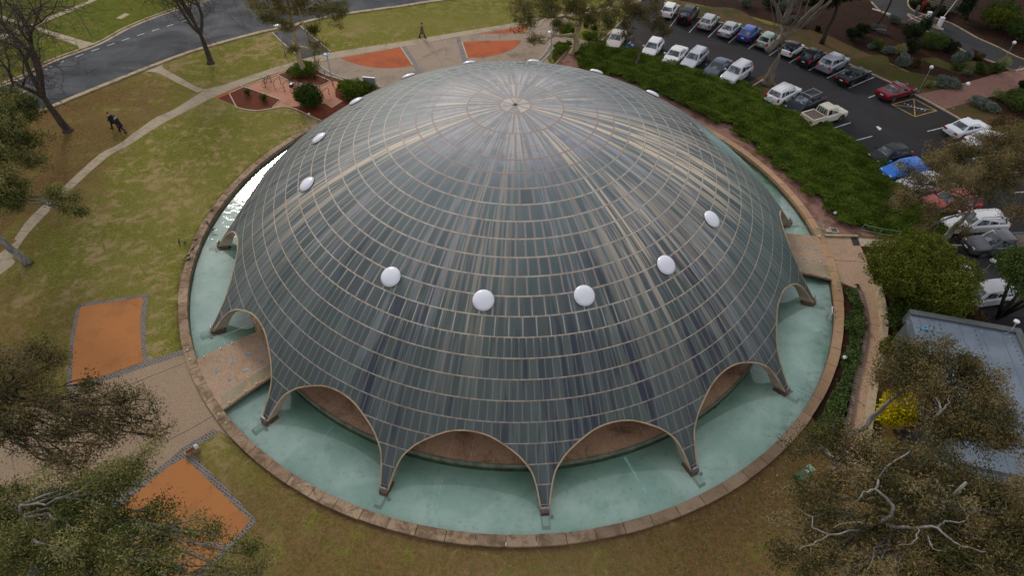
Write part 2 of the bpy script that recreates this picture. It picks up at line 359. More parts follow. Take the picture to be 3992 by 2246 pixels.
# water
g = NG('water'); fr = g.n('ShaderNodeFresnel'); fr.inputs[0].default_value = 1.36
x, y, z = g.sep(g.pos())[:3]
amp = g.mr(g.ma('ADD', y, g.ma('MULTIPLY', x, -0.35)), -3, 6, 0.05, 0.42)
nb = g.bump(g.ma('ADD', g.noise(2.2, 3, 0.6, dist=0.6), g.ma('MULTIPLY', g.noise(0.45, 3, 0.6), 1.4)), 0.3, 0.03)
bnode = nb.node; g.put(bnode.inputs['Strength'], amp); g.put(fr.inputs['Normal'], nb)
tr = g.n('ShaderNodeBsdfTransparent'); tr.inputs[0].default_value = (0.92, 0.98, 0.95, 1)
gl = g.n('ShaderNodeBsdfGlossy'); gl.inputs['Roughness'].default_value = 0.03; g.put(gl.inputs['Normal'], nb)
mx = g.n('ShaderNodeMixShader'); g.put(mx.inputs[0], g.ma('MULTIPLY', fr.outputs[0], 3.1, clamp=True)); g.put(mx.inputs[1], tr.outputs[0]); g.put(mx.inputs[2], gl.outputs[0])
g.out(mx.outputs[0]); M['water'] = g.m

# copper sheeting of the dome: uv = (azimuth, slant length in metres)
SEAM0, SEAM_D = 5.58, 1.134
g = NG('weathered_copper'); uvn = g.n('ShaderNodeUVMap', uv_map='sheet'); th, s_, _ = g.sep(uvn.outputs[0])[:3]
x, y, z = g.sep(g.pos())[:3]
r = g.ma('SQRT', g.ma('ADD', g.ma('MULTIPLY', x, x), g.ma('MULTIPLY', y, y)))
gt = lambda k: g.ma('GREATER_THAN', s_, k)
q = g.ma('DIVIDE', g.ma('SUBTRACT', s_, SEAM0), SEAM_D)
fq = g.ma('FRACT', g.ma('ADD', q, 20.0)); dA = g.ma('MULTIPLY', g.ma('MINIMUM', fq, g.ma('SUBTRACT', 1.0, fq)), SEAM_D)
ab = lambda k: g.ma('ABSOLUTE', g.ma('SUBTRACT', s_, k))
dB = g.ma('MINIMUM', g.ma('MINIMUM', ab(1.04), ab(3.22)), ab(SEAM0))
outer = gt(SEAM0); dr = g.ma('ADD', g.ma('MULTIPLY', dA, outer), g.ma('MULTIPLY', dB, g.ma('SUBTRACT', 1.0, outer)))
row = g.ma('ADD', g.ma('ADD', gt(1.04), gt(3.22)), g.ma('MAXIMUM', g.ma('FLOOR', g.ma('ADD', q, 1.0)), 0.0))
cnt = g.ma('ADD', g.ma('ADD', g.ma('ADD', 8.0, g.ma('MULTIPLY', gt(1.04), 24.0)), g.ma('MULTIPLY', gt(3.22), 32.0)),
           g.ma('ADD', g.ma('MULTIPLY', gt(SEAM0+4*SEAM_D), 64.0), g.ma('MULTIPLY', gt(SEAM0+10*SEAM_D), 128.0)))
wn = g.n('ShaderNodeTexWhiteNoise', noise_dimensions='1D'); g.put(wn.inputs['W'], row)
u = g.ma('ADD', g.ma('MULTIPLY', th, g.ma('DIVIDE', cnt, 2*PI)), wn.outputs[0])
u = g.ma('ADD', u, 512.0); fu = g.ma('FRACT', u)
cell = g.ma('FLOOR', u)
dv = g.ma('MULTIPLY', g.ma('MINIMUM', fu, g.ma('SUBTRACT', 1.0, fu)), g.ma('DIVIDE', g.ma('MULTIPLY', r, 2*PI), cnt))
wc = g.n('ShaderNodeTexWhiteNoise', noise_dimensions='2D'); g.put(wc.inputs['Vector'], g.comb(cell, row))
prnd = wc.outputs[0]; prnd2 = g.sep(wc.outputs[1])[1]
cs, sn = g.ma('COSINE', th), g.ma('SINE', th)
def streak(A, B, det=3.0, off=0.0, dist=0.0):
    return g.noise(1.0, det, 0.6, vec=g.comb(g.ma('MULTIPLY', cs, A), g.ma('MULTIPLY', sn, A), g.ma('ADD', g.ma('MULTIPLY', s_, B), off)), dist=dist)
hi = g.mr(s_, 21.0, 3.0)                      # 1 near the crown, 0 at the legs
base = g.mix(g.mr(streak(9, 0.12, 4, 5.0), 0.35, 0.65), (0.066, 0.088, 0.081), (0.090, 0.106, 0.107))
base = g.mix(g.mr(s_, 17.0, 8.0, 0.0, 0.6), base, (0.16, 0.205, 0.22))  # paler towards the crown: patina plus sky reflection painted into the colour
base = g.mix(g.mr(s_, 9.0, 4.0, 0.0, 0.85), base, g.mix(g.mr(g.ma('ADD', g.noise(1.8, 5, 0.7), g.ma('MULTIPLY', prnd2, 0.25)), 0.5, 0.75), (0.34, 0.355, 0.39), (0.20, 0.225, 0.27)))
base = g.mix(g.ma('MULTIPLY', g.ma('MULTIPLY', g.mr(s_, 18.5, 16.5, 0.45, 1.0), g.mr(s_, 5.0, 8.0)), g.mr(prnd, 0.5, 0.95, 0.0, 0.34)), base, (0.075, 0.08, 0.105))
base = g.mix(g.ma('MULTIPLY', g.mr(s_, 6.0, 8.0), g.mr(prnd, 0.985, 0.99, 0.0, 0.5)), base, (0.03, 0.032, 0.055))
base = g.mix(g.ma('MULTIPLY', g.mr(s_, 18.5, 16.5, 0.3, 1.0), g.mr(prnd, 0.4, 0.0, 0.0, 0.22)), base, (0.085, 0.13, 0.105))
base = g.mix(g.ma('MULTIPLY', g.mr(prnd2, 0.6, 1.0), 0.25), base, (0.15, 0.2, 0.17))
gau = lambda az, w: g.ma('POWER', 2.718, g.ma('MULTIPLY', g.ma('POWER', g.ma('DIVIDE', g.ma('SUBTRACT', th, rad(az)), rad(w)), 2.0), -1.0))
f1 = streak(40, 0.2, 3, 1.0, 0.3); f2 = streak(120, 0.3, 2, 9.0); zn = streak(3.2, 0.03, 2, 3.0)
f1 = g.ma('ADD', g.ma('ADD', g.ma('MULTIPLY', f1, 0.78), g.ma('MULTIPLY', f2, 0.22)), g.ma('MULTIPLY', g.ma('SUBTRACT', prnd2, 0.5), 0.05))
# rain-washed pale blue-grey streaks
zone = g.ma('ADD', g.mr(zn, 0.5, 0.62, 0.0, 0.6), g.ma('ADD', g.ma('MULTIPLY', gau(52, 30), 0.5), g.ma('MULTIPLY', gau(-62, 26), 0.45)))
pale = g.ma('MULTIPLY', g.mr(f1, 0.48, 0.62), g.ma('MULTIPLY', zone, g.mr(s_, 25, 8, 0.15, 1.0)), clamp=True)
c = g.mix(pale, base, (0.33, 0.345, 0.385))
# cream run-off
cz = g.ma('ADD', g.ma('ADD', g.ma('MULTIPLY', gau(78, 17), 1.3), g.ma('MULTIPLY', gau(38, 12), 1.0)), g.ma('ADD', g.ma('MULTIPLY', gau(-70, 13), 0.8), g.ma('MULTIPLY', gau(-10, 9), 0.4)))
cz = g.ma('MAXIMUM', g.ma('MULTIPLY', cz, g.mr(s_, 24.0, 10.0)), g.mr(g.ma('ADD', s_, g.ma('MULTIPLY', zn, 5.0)), 10.0, 6.0, 0.0, 0.42))
cream = g.ma('MULTIPLY', g.mr(streak(34, 0.10, 3, 21.0), 0.47, 0.57), cz, clamp=True)
cream = g.ma('MAXIMUM', cream, g.ma('MULTIPLY', g.mr(s_, 1.1, 0.9), g.mr(prnd, 0.2, 0.8, 0.1, 0.55)))
c = g.mix(cream, c, (0.62, 0.51, 0.37))
# indigo oxide runs low down
dkz = g.mr(streak(5.0, 0.06, 2, 71.0), 0.46, 0.6)
dk = g.ma('MULTIPLY', g.ma('MULTIPLY', dkz, g.mr(streak(28, 0.12, 3, 33.0), 0.47, 0.58)), g.mr(s_, 9, 18, 0.1, 0.9))
c = g.mix(dk, c, (0.032, 0.036, 0.058))
dk2 = g.ma('MULTIPLY', g.mr(streak(90, 0.22, 2, 47.0), 0.56, 0.66), g.mr(s_, 10, 19, 0.0, 0.6))
c = g.mix(g.ma('MULTIPLY', dk2, g.ma('ADD', 0.15, g.ma('MULTIPLY', dkz, 0.5))), c, (0.03, 0.032, 0.042))
c = g.mix(g.ma('MULTIPLY', gau(80, 22), g.mr(s_, 12, 20, 0.0, 0.55)), c, (0.075, 0.135, 0.125))
c = g.mix(g.ma('MULTIPLY', g.ma('MULTIPLY', gau(106, 7), g.mr(s_, 15.3, 16.5)), 0.8), c, (0.2, 0.36, 0.33))
# pale haloes along the seams, then the seams themselves
edge = g.ma('MINIMUM', dr, dv); wob = g.noise(9.0, 3, 0.6)
c = g.mix(g.ma('MULTIPLY', g.mr(g.ma('ADD', edge, g.ma('MULTIPLY', wob, -0.08)), 0.075, -0.015), g.mr(s_, 18, 12, 0.08, 0.62)), c, (0.22, 0.26, 0.27))
rb = g.n('ShaderNodeTexWhiteNoise', noise_dimensions='1D'); g.put(rb.inputs['W'], g.ma('ADD', row, 7.3))
vs_ = g.mix(g.mr(s_, 14.5, 16.0), (0.40, 0.25, 0.18), (0.48, 0.43, 0.36))
vs_ = g.mix(g.mr(s_, 12.0, 7.0), vs_, (0.34, 0.19, 0.14))
vst = g.ma('MULTIPLY', g.mr(s_, 16.6, 17.4, 0.95, 0.24), g.mr(g.ma('ADD', g.noise(1.3, 4, 0.7), g.ma('MULTIPLY', prnd, 0.3)), 0.42, 0.62, 0.7, 1.0))
c = g.mix(g.ma('MULTIPLY', g.mr(dv, 0.034, 0.018), vst), c, vs_)
rs_ = g.mix(g.mr(g.noise(2.2, 4, 0.7), 0.4, 0.6), (0.42, 0.29, 0.21), (0.58, 0.48, 0.37))
rs_ = g.mix(g.mr(s_, 9.0, 6.5), rs_, (0.36, 0.2, 0.15))
c = g.mix(g.ma('MULTIPLY', g.mr(dr, 0.042, 0.02), g.mr(s_, 17, 22, 0.95, 0.6)), c, rs_)
h = g.ma('ADD', g.mr(dr, 0.045, 0.02), g.ma('MULTIPLY', g.mr(dv, 0.03, 0.01), 0.6))
h = g.ma('ADD', h, g.ma('ADD', g.ma('MULTIPLY', g.noise(1.4, 2, 0.5), 0.5), g.ma('MULTIPLY', prnd, 0.25)))
M['copper'] = g.pbr(c, g.mr(f1, 0.4, 0.6, 0.56, 0.68), 0.0, 0.34, g.bump(h, 0.6, 0.018))
M['rim'] = grain('rim_concrete', (0.42, 0.31, 0.2), (0.55, 0.42, 0.29), (0.3, 0.22, 0.14), 18, 0.9, bump=0.2)
M['soffit'] = grain('soffit_render', (0.36, 0.3, 0.23), (0.43, 0.36, 0.28), (0.27, 0.21, 0.15), 30, 0.6, bump=0.2)
M['footing'] = grain('wet_footing', (0.2, 0.12, 0.09), (0.28, 0.17, 0.125), (0.12, 0.09, 0.06), 16, 1.0, bump=0.3)
M['acrylic'] = plain('white_acrylic', (0.78, 0.78, 0.84), 0.22, coat=0.3)
M['darkring'] = plain('dark_flashing', (0.03, 0.03, 0.035), 0.6)
M['block'] = grain('glass_block', (0.2, 0.25, 0.3), (0.34, 0.4, 0.45), (0.16, 0.2, 0.25), 8, 1.2, rough=0.8)
M['steel'] = plain('brushed_steel', (0.62, 0.62, 0.62), 0.35, 0.8)
M['galv'] = plain('galvanised_steel', (0.33, 0.35, 0.38), 0.5, 0.3, var=0.2)
M['whitepaint'] = plain('white_paint', (0.72, 0.72, 0.74), 0.4, var=0.15)
M['black'] = plain('black_plastic', (0.012, 0.012, 0.013), 0.5)
M['rubber'] = plain('tyre_rubber', (0.015, 0.015, 0.016), 0.8)
M['alloy'] = plain('wheel_alloy', (0.42, 0.42, 0.43), 0.3, 0.7)
M['redlamp'] = plain('red_lens', (0.45, 0.015, 0.012), 0.25)
M['clearlamp'] = plain('clear_lens', (0.6, 0.62, 0.64), 0.15, 0.2)
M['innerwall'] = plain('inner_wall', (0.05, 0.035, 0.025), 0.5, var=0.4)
g = NG('pane_glass'); tr = g.n('ShaderNodeBsdfTransparent'); tr.inputs[0].default_value = (0.86, 0.95, 0.9, 1)
gl = g.n('ShaderNodeBsdfGlossy'); gl.inputs['Roughness'].default_value = 0.02; gl.inputs[0].default_value = (0.8, 0.95, 0.88, 1)
mx = g.n('ShaderNodeMixShader'); mx.inputs[0].default_value = 0.13; g.put(mx.inputs[1], tr.outputs[0]); g.put(mx.inputs[2], gl.outputs[0]); g.out(mx.outputs[0]); M['glass'] = g.m
g = NG('car_glass'); M['carglass'] = g.pbr(g.mix(g.mr(g.noise(1.8, 4, 0.65), 0.45, 0.62), (0.012, 0.016, 0.02), (0.16, 0.21, 0.24)), 0.06, 0.0, 0.9)

# ------------------------------------------------------------------ ground and paving
b = MB()
rads = [24.7, 27, 32, 40, 60, 100, 200, 400, 900]; K = 180
vs = [(*pol(r_, 2*PI*j/K), GZ) for r_ in rads for j in range(K)]
b.add(vs, [((i+1)*K+j, (i+1)*K+(j+1) % K, i*K+(j+1) % K, i*K+j)[::-1] for i in range(len(rads)-1) for j in range(K)])
o = b.ob('lawn', M['lawn']); struct(o)
if o.data.polygons[0].normal.z < 0: o.data.flip_normals()

kn = cr([(-62, -4)]+F('A1', 170, 1210, 500, 1090, 940, 910, 1640, 630, 2040, 490, 2576, 340)+F('A2', 350, 265, 560, 210, 860, 150, 1500, 60, 1900, 0)+[(6, 52.5), (40, 66), (80, 84)], 4)
kf = cr([(-68, 6)]+F('A1', 0, 850, 500, 610, 960, 440, 1300, 260, 1780, 80)+[(-36, 50.5), (-24, 57), (0, 66), (40, 80), (80, 98)], 4)
sheet('road', kn+kf[::-1], 1, M['road'])
b = MB(); b.strip(kn, 0.22, GZ, GZ+0.12); b.strip(kf, 0.22, GZ, GZ+0.12)
def off(P, d):
    Q = []
    for i in range(len(P)):
        t = np.array(P[min(i+1, len(P)-1)])-np.array(P[max(i-1, 0)]); t = t/np.linalg.norm(t); Q.append((P[i][0]-t[1]*d, P[i][1]+t[0]*d))
    return Q
b.strip(off(kn, 0.42), 0.5, GZ, GZ+0.012); b.strip(off(kf, -0.36), 0.45, GZ, GZ+0.012)
struct(b.ob('road_kerb', M['kerb']))
mk = MB()                                              # painted lane lines
def dash(P, w, on, offl, z=GZ+0.016, mi=0):
    P = [np.array(p[:2], float) for p in P]; d = 0.0; pen = True; cur = [P[0]]; lim = on
    for i in range(len(P)-1):
        a, c_ = P[i], P[i+1]; L = np.linalg.norm(c_-a); t = 0.0
        while L-t > lim-d:
            t += lim-d; d = 0.0; q_ = a+(c_-a)*t/L
            if pen: cur.append(q_); mk.strip(cur, w, z-0.006, z, mi=mi)
            cur = [q_]; pen = not pen; lim = on if pen else offl
        d += L-t; cur.append(c_)
dash(F('A1', 0, 1010, 350, 880, 620, 780)+F('A1', 880, 525, 1300, 380, 1780, 230, 2000, 165, 2300, 90)[:0], 0.12, 3.0, 3.0)
dash(F('A1', 300, 770, 620, 620, 880, 525, 1300, 380, 1780, 230, 2000, 165), 0.12, 0.9, 0.9)
dash(F('A1', 2000, 165, 2300, 20), 0.1, 9, .1); dash(F('A1', 1500, 470, 1850, 365, 2200, 260, 2576, 180)+F('A2', 50, 160, 500, 80, 1000, 0), 0.12, 60, .1)
dash(F('A1', 1760, 400, 2200, 275), 0.1, 60, .1); dash(F('A1', 2576, 300)+F('A2', 100, 268, 300, 200, 430, 140), 0.1, 60, .1)
struct(mk.ob('lane_markings', M['paint']))

# main footpath and its branches
pL = cr([(-44, -16)]+F('B1', 0, 1095, 150, 940, 290, 750, 600, 460, 1000, 100, 1190, 0)+F('A1', 1530, 1200, 1740, 1100, 1980, 950, 2100, 885, 2250, 850, 2576, 735)+F('A2', 440, 600, 750, 525, 1400, 425, 1900, 340, 2576, 230)+F('A3', 330, 165, 1000, 60)+[(12, 46.5), (30, 60)], 5)
pR = cr([(-42.5, -17)]+F('B1', 0, 1315, 130, 1130, 300, 880, 700, 470, 1080, 130, 1310, 0)+F('A1', 1600, 1260, 1900, 1100, 2180, 960, 2576, 800)+F('A2', 340, 690, 560, 637, 830, 575, 1450, 470, 2000, 370, 2576, 265)+F('A3', 330, 205, 1000, 90)+[(13.2, 45.4), (31.5, 59)], 5)
sheet('footpath', pL+pR[::-1], 2, M['path'])
jt = MB()                                              # expansion joints
def joints(A, B, step, w=0.03, z=GZ+0.0125):
    A = [np.array(p) for p in A]; B = [np.array(p) for p in B]
    acc = 0
    for i in range(1, len(A)):
        L = np.linalg.norm(A[i]-A[i-1]); acc += L
        if acc >= step:
            acc = 0; j = min(range(len(B)), key=lambda k_: np.linalg.norm(B[k_]-A[i])); jt.strip([A[i], B[j]], w, z-0.003, z)
joints(cr(pL, 3), cr(pR, 3), 2.0)
sheet('branch_path', cr(F('A1', 1450, 712, 1600, 735, 1780, 830, 1980, 925), 5)+cr(F('A1', 2110, 885, 2000, 880, 1800, 770, 1640, 680, 1640, 640), 5), 1, M['path'])
sheet('verge_path', F('A1', 805, 498, 780, 455, 600, 390, 350, 290, -200, 120, -260, 60, 400, 275, 720, 370, 860, 412, 965, 432), 1, M['path'])
sheet('park_path', F('A1', -300, 420, 200, 290, 330, 235, 600, 120, 880, 0, 1200, -150, 1280, -130, 960, 0, 640, 140, 400, 240, 250, 320, -280, 480), 1, M['path'])
sheet('utility_slab', F('A1', 1165, 178, 1215, 188, 1305, 138, 1255, 128), 1, M['path'])
sheet('driveway', F('A2', 160, 330, 330, 268, 410, 240, 600, 400, 750, 525, 590, 560, 435, 598), 1, M['drive'])
b = MB(); b.strip(F('A2', 160, 330, 255, 425, 432, 572), 0.14, GZ, GZ+0.1); b.strip(F('A2', 415, 240, 600, 400, 745, 522), 0.14, GZ, GZ+0.1)
struct(b.ob('driveway_kerb', M['edging']))

# entrance plaza to the north
plaza = F('A2', 540, 645, 660, 740, 880, 812, 1200, 862, 1330, 862)+[pol(24.72, PI-0.55), pol(24.72, PI), pol(24.72, PI+0.2)]+F('A3', 215, 640, 380, 440, 445, 365, 480, 240, 560, 160)+F('A3', 0, 248)+F('A2', 2000, 371, 1450, 471, 830, 576, 560, 638)
plaza = F('A2', 548, 642, 830, 577, 1450, 472, 2000, 372, 2576, 267)+F('A3', 330, 207, 600, 165, 500, 240, 447, 362, 850, 435, 820, 500, 640, 470, 440, 445, 330, 540)+[pol(24.72, rad(170)), pol(24.72, rad(180)), pol(24.72, rad(190)), pol(24.72, rad(200)), pol(24.72, rad(210))]+F('A2', 1200, 862, 880, 812, 660, 742)
sheet('plaza', plaza, 3, M['plaza'])
sheet('gravel_bed', cr(F('A2', 838, 582, 1000, 640, 1200, 680, 1400, 680, 1565, 656), 5)+F('A2', 1448, 474), 4, M['redgravel'])
sheet('gravel_bed', F('A2', 2068, 418, 2300, 408, 2576, 402)+F('A3', 85, 404)+cr(F('A3', 85, 406, 20, 478)+F('A2', 2450, 540, 2300, 570, 2118, 578), 4), 4, M['redgravel'])
sheet('gravel_bed', F('A2', 2215, 337, 2576, 282)+F('A3', 160, 235, 145, 280, 105, 333)+F('A2', 2500, 332), 4, M['redgravel'])
b = MB(); b.poly(F('A2', 1462, 470, 1500, 463, 1690, 760, 1635, 765), GZ+0.018); b.poly(F('A2', 2000, 372, 2040, 366, 2130, 640, 2075, 640), GZ+0.018)
L1_ = cr(F('A2', 545, 648, 660, 735, 870, 800, 1050, 845), 5); L2_ = cr(F('A2', 620, 640, 760, 738, 930, 795, 1200, 858, 1340, 880), 5)
b.poly(cr(F('A2', 560, 650, 670, 735, 880, 812, 1100, 858), 5)+cr(F('A2', 1210, 855, 930, 800, 760, 740, 600, 640), 5), GZ+0.018)
R1_ = cr(F('A3', 375, 433, 320, 530, 240, 605, 60, 700), 5); R2_ = cr(F('A3', 435, 443, 360, 545, 280, 622, 100, 730), 5)
b.poly(R1_+R2_[::-1], GZ+0.018)
struct(b.ob('sett_bands', M['setts2']))
b = MB()
for P_ in (L1_, L2_, R1_, R2_, F('A2', 1448, 472, 1572, 658), F('A2', 2062, 418, 2118, 584), F('A3', 482, 238, 447, 365), F('A3', 447, 365, 850, 432), F('A3', 865, 430, 1030, 270, 1240, 70), F('A3', 820, 400, 950, 270), F('A3', 530, 525, 425, 642)):
    b.strip(P_, 0.16, GZ, GZ+0.05)
struct(b.ob('plaza_edging', M['edging']))
for P_ in ((1500, 462, 2020, 371), (1745, 410, 1900, 740), (1640, 668, 2080, 655), (1350, 682, 1230, 850), (1495, 665, 1510, 780), (1190, 680, 990, 800), (2180, 345, 2215, 405), (2300, 340, 2310, 405), (2440, 335, 2440, 402)):
    q_ = F('A2', *P_); jt.strip(q_, 0.035, GZ+0.012, GZ+0.0165)

# bicycle parking and garden beds
sheet('garden_bed', F('A1', 2190, 985, 2460, 865)+F('A2', 0, 818, 340, 702, 560, 652, 700, 745, 900, 805, 1210, 862, 1400, 880)+[pol(24.74, PI+0.75), pol(24.74, PI+0.9), pol(24.74, PI+1.02), pol(24.74, PI+1.12)]+cr(F('A2', 665, 1225, 440, 1130, 310, 1080, 170, 1085, 0, 1110), 4)+F('A1', 2480, 1100, 2330, 1045), 1, M['redmulch'])
sheet('brick_strip', F('A1', 2150, 978, 2350, 890, 2576, 815)+F('A2', 200, 735, 345, 690, 350, 712, 0, 822)+F('A1', 2460, 868, 2190, 988), 2, M['redgravel'])
sheet('bicycle_area', Z(-60, 455, 590, 240, 800, 355, 900, 405, 1560, 490, 1610, 480, 1785, 378, 2060, 400, 1900, 560, 1900, 740, 2070, 830, 1810, 985, 1650, 880, 900, 965, 640, 970, 480, 985, 660, 805, 0, 565, -130, 520), 3, M['pinkgravel'])
b = MB()
for P_ in (Z(-500, 660, 0, 440, 590, 238, 880, 128), Z(590, 240, 800, 355, 900, 405, 1200, 445, 1560, 490, 1610, 480, 1785, 378, 1480, 245), Z(480, 985, 660, 805, 0, 565, -300, 470), Z(2070, 830, 1810, 985), cr(Z(-330, 985, 0, 1045, 200, 1045, 640, 975, 850, 975, 1100, 1060, 1350, 1180, 1640, 1310, 1760, 1400), 4), Z(-330, 985, -500, 660)):
    b.strip(P_, 0.13, GZ, GZ+0.06)
struct(b.ob('bed_edging', M['edging']))

# west forecourt with its two gravel beds
fc = F('C1', 690, 1050, 1850, 665)+arc(24.72, rad(-56.5), rad(-39.5), 12)+F('D1', 2200, -10, 1640, 335, 600, 1050, -700, 1800)+F('C1', -900, 1560)
sheet('forecourt', fc, 2, M['pebble2'])
for q_ in (F('C1', 1870, 745, 700, 1210), F('D1', 1400, 240, 1900, -20)+F('C1', 2130, 1290), F('C1', 1430, 930, 1640, 1448)+F('D1', 1690, 110), (F('C1', 0, 1560, 560, 1270, 700, 1210))):
    jt.strip(q_, 0.04, GZ+0.008, GZ+0.013)
b = MB()
b.poly(F('C1', 690, 1050, 670, 1040, 680, 850, 705, 500, 745, 300, 775, 180, 840, 155, 1490, 55, 1465, 300, 1462, 560, 1485, 725, 1838, 615, 1850, 665), GZ+0.011)
b.poly(F('D1', 2200, -5, 2140, -20, 1850, 150, 1640, 330, 1100, 700, 1130, 800, 1300, 1075, 1800, 1640, 2060, 1420, 2430, 1060, 2580, 900, 2300, 590, 1910, 200, 2215, 0), GZ+0.011)
struct(b.ob('sett_border', M['setts']))
sheet('gravel_bed', F('C1', 810, 190, 1435, 90, 1412, 300, 1415, 560, 1440, 740, 1020, 890, 722, 975, 735, 600, 770, 380), 5, M['orange'])
sheet('gravel_bed', F('D1', 1855, 262, 2040, 440, 2515, 895, 2390, 1040, 2000, 1400, 1790, 1570, 1360, 1070, 1170, 790, 1660, 378), 5, M['orange'])

# east forecourt, curved ramp, mulch
efc = arc(24.72, rad(93.5), rad(76.5), 12)
sheet('forecourt', F('B4', 575, 935, 835, 940, 860, 1020, 930, 1020, 985, 1140, 1090, 1448)+F('C4', 1130, 300, 905, 10, 740, -60)+efc[::-1], 3, M['pebble'])
jt.strip(F('B4', 660, 1165, 985, 1185), 0.035, GZ+0.012, GZ+0.0165)
sheet('mulch_bed', F('B4', 940, 1030, 1500, 1030, 1700, 1448)+F('C4', 1700, 330, 1160, 300, 1100, 0), 1.5, M['soil'])
sheet('slate_slab', F('B4', 835, 940, 905, 942, 935, 1020, 865, 1022), 3, M['drive'])
sheet('ramp_slab', F('B4', 905, 942, 1130, 962, 1330, 960, 1330, 1030, 935, 1024), 3, M['edging'])
rampL = cr(F('C4', 905, 0, 965, 250, 970, 480, 930, 720, 870, 950, 830, 1200, 770, 1448)+F('D4', 700, 250, 600, 500), 5)
rampR = cr(F('C4', 1090, 0, 1150, 330, 1135, 600, 1115, 780, 1040, 1050, 985, 1448)+F('D4', 930, 250, 830, 560), 5)
sheet('ramp_path', rampL+rampR[::-1], 2, M['pebble'])
joints(rampL, rampR, 3.4)
struct(jt.ob('paving_joints', M['innerwall']))
sheet('mulch_bed', arc(24.75, rad(93.6), rad(170), 30)+F('A3', 425, 642, 530, 525, 600, 520)+F('A3', 900, 560, 1640, 800, 2400, 1150)+F('B4', 300, 200, 800, 560, 1150, 880, 1150, 925, 905, 925, 570, 925), 1, M['barkmulch'])
sheet('mulch_bed', arc(24.75, rad(48), rad(76.2), 20)+F('C4', 760, -40, 905, 10, 960, 250, 960, 480, 925, 720, 865, 950, 820, 1200, 760, 1448)+F('D4', 700, 200), 1, M['soil'])

# car park, eastern gardens, driveway, brick walk
cpk = parc(32.9, 76, -30, 50)+parc(48.55, -30, 66, 50)+F('A3', 1500, -60, 1330, -60, 1240, 72, 1030, 270, 868, 430)
b = MB()
b.poly(F('A3', 1100, -60)+parc(60, 62, -40, 50)+parc(140, -40, 68, 50), GZ+0.003); struct(b.ob('garden_ground', M['soil']))
b = MB(); b.poly(parc(48.6, 69, -30, 50)+[(t[0]+0.9*math.sin(i*0.7), t[1]+0.9*math.cos(i*1.1)) for i, t in enumerate(parc(53.2, -30, 66, 50))]+[], GZ+0.006); struct(b.ob('verge', M['verge']))
b = MB(); b.poly(parc(53, 66, -40, 40)+parc(62, -40, 62, 40), GZ+0.0035); struct(b.ob('garden_soil', M['soil']))
sheet('carpark', cpk, 2, M['carpark'])
b = MB(); b.strip(parc(48.6, 67, -30, 60), 0.18, GZ, GZ+0.13); struct(b.ob('carpark_kerb', M['edging']))
sheet('tree_island', cr(F('A3', 2330, 860, 2420, 800, 2576, 730)+F('A4', 60, 810, 110, 870, 60, 930)+F('A3', 2500, 960, 2400, 930), 4, True), 3, M['verge'])
sheet('service_road', F('A4', 980, -40, 1100, 100, 1230, 160, 1450, 270, 1640, 335, 2000, 530, 2300, 640, 2480, 712, 2700, 640, 2700, 640, 2500, 570, 2300, 465, 2100, 375, 1850, 235, 1650, 175, 1500, 120, 1415, 60, 1420, -40), 5, M['drive'])
b = MB()
for P_ in ((1415, -40, 1412, 50, 1480, 115, 1660, 178, 1850, 240, 2100, 380, 2300, 470, 2500, 572, 2700, 640), (1040, 20, 1130, 110, 1230, 165), (1400, 240, 1640, 335, 2000, 530, 2300, 640, 2480, 712, 2700, 650)):
    b.strip(cr(F('A4', *P_), 4), 0.16, GZ, GZ+0.12)
b.strip(cr(F('A4', 1405, 140, 1520, 190, 1700, 270, 1760, 300, 1660, 275, 1480, 205, 1405, 150), 4), 0.18, GZ, GZ+0.14)
struct(b.ob('service_road_kerb', M['kerb']))
sheet('brick_walk', F('A4', 1500, 945, 1760, 895, 2000, 825, 2300, 740, 2576, 675, 2900, 600, 2900, 800, 2576, 868, 2380, 935, 1960, 1045, 1775, 1100), 6, M['brick'])
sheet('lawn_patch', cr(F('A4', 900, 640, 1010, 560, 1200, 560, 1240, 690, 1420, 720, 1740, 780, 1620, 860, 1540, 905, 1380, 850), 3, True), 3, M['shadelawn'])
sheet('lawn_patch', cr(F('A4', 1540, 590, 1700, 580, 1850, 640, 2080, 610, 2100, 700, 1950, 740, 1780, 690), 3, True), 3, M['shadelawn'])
b = MB()
for k_ in range(-8, 11):                                # parking bays: radial lines, front and back rows
    a_ = 27.9+4.1*k_
    if -4 < a_ < 70: b.strip([(34.3*math.cos(rad(a_)), 34.3*math.sin(rad(a_))), (37.9*math.cos(rad(a_)), 37.9*math.sin(rad(a_)))], 0.11, GZ+0.009, GZ+0.013)
for a_ in (64.4, 61.0, 57.8, 54.4, 51.1, 47.7, 44.4, 41.2, 38.2, 34.7, 31.5, 22.0, 18.7, 15.4, 12, 8.6):
    b.strip([(43.7*math.cos(rad(a_)), 43.7*math.sin(rad(a_))), (48.3*math.cos(rad(a_)), 48.3*math.sin(rad(a_)))], 0.11, GZ+0.009, GZ+0.013)
b.poly(F('A4', 1088, 1270, 1112, 1266, 1145, 1288, 1140, 1303, 1120, 1306), GZ+0.013)
b.poly(F('C4', 2060, -10, 2210, 20, 2230, 90, 2120, 60), GZ+0.013)
struct(b.ob('bay_markings', M['paint']))
sheet('service_road', F('B4', 1500, 1150, 1700, 1080, 2200, 1150, 2700, 1200, 2700, 1750, 2240, 1720, 1700, 1500), 7, M['drive'])
b = MB()
hq = F('A4', 1248, 1047, 1470, 990, 1700, 1110, 1480, 1170)
for i in range(4): b.strip([hq[i], hq[(i+1) % 4]], 0.11, GZ+0.009, GZ+0.013)
b.strip([hq[0], hq[2]], 0.1, GZ+0.01, GZ+0.0145); b.strip([hq[1], hq[3]], 0.1, GZ+0.011, GZ+0.015)
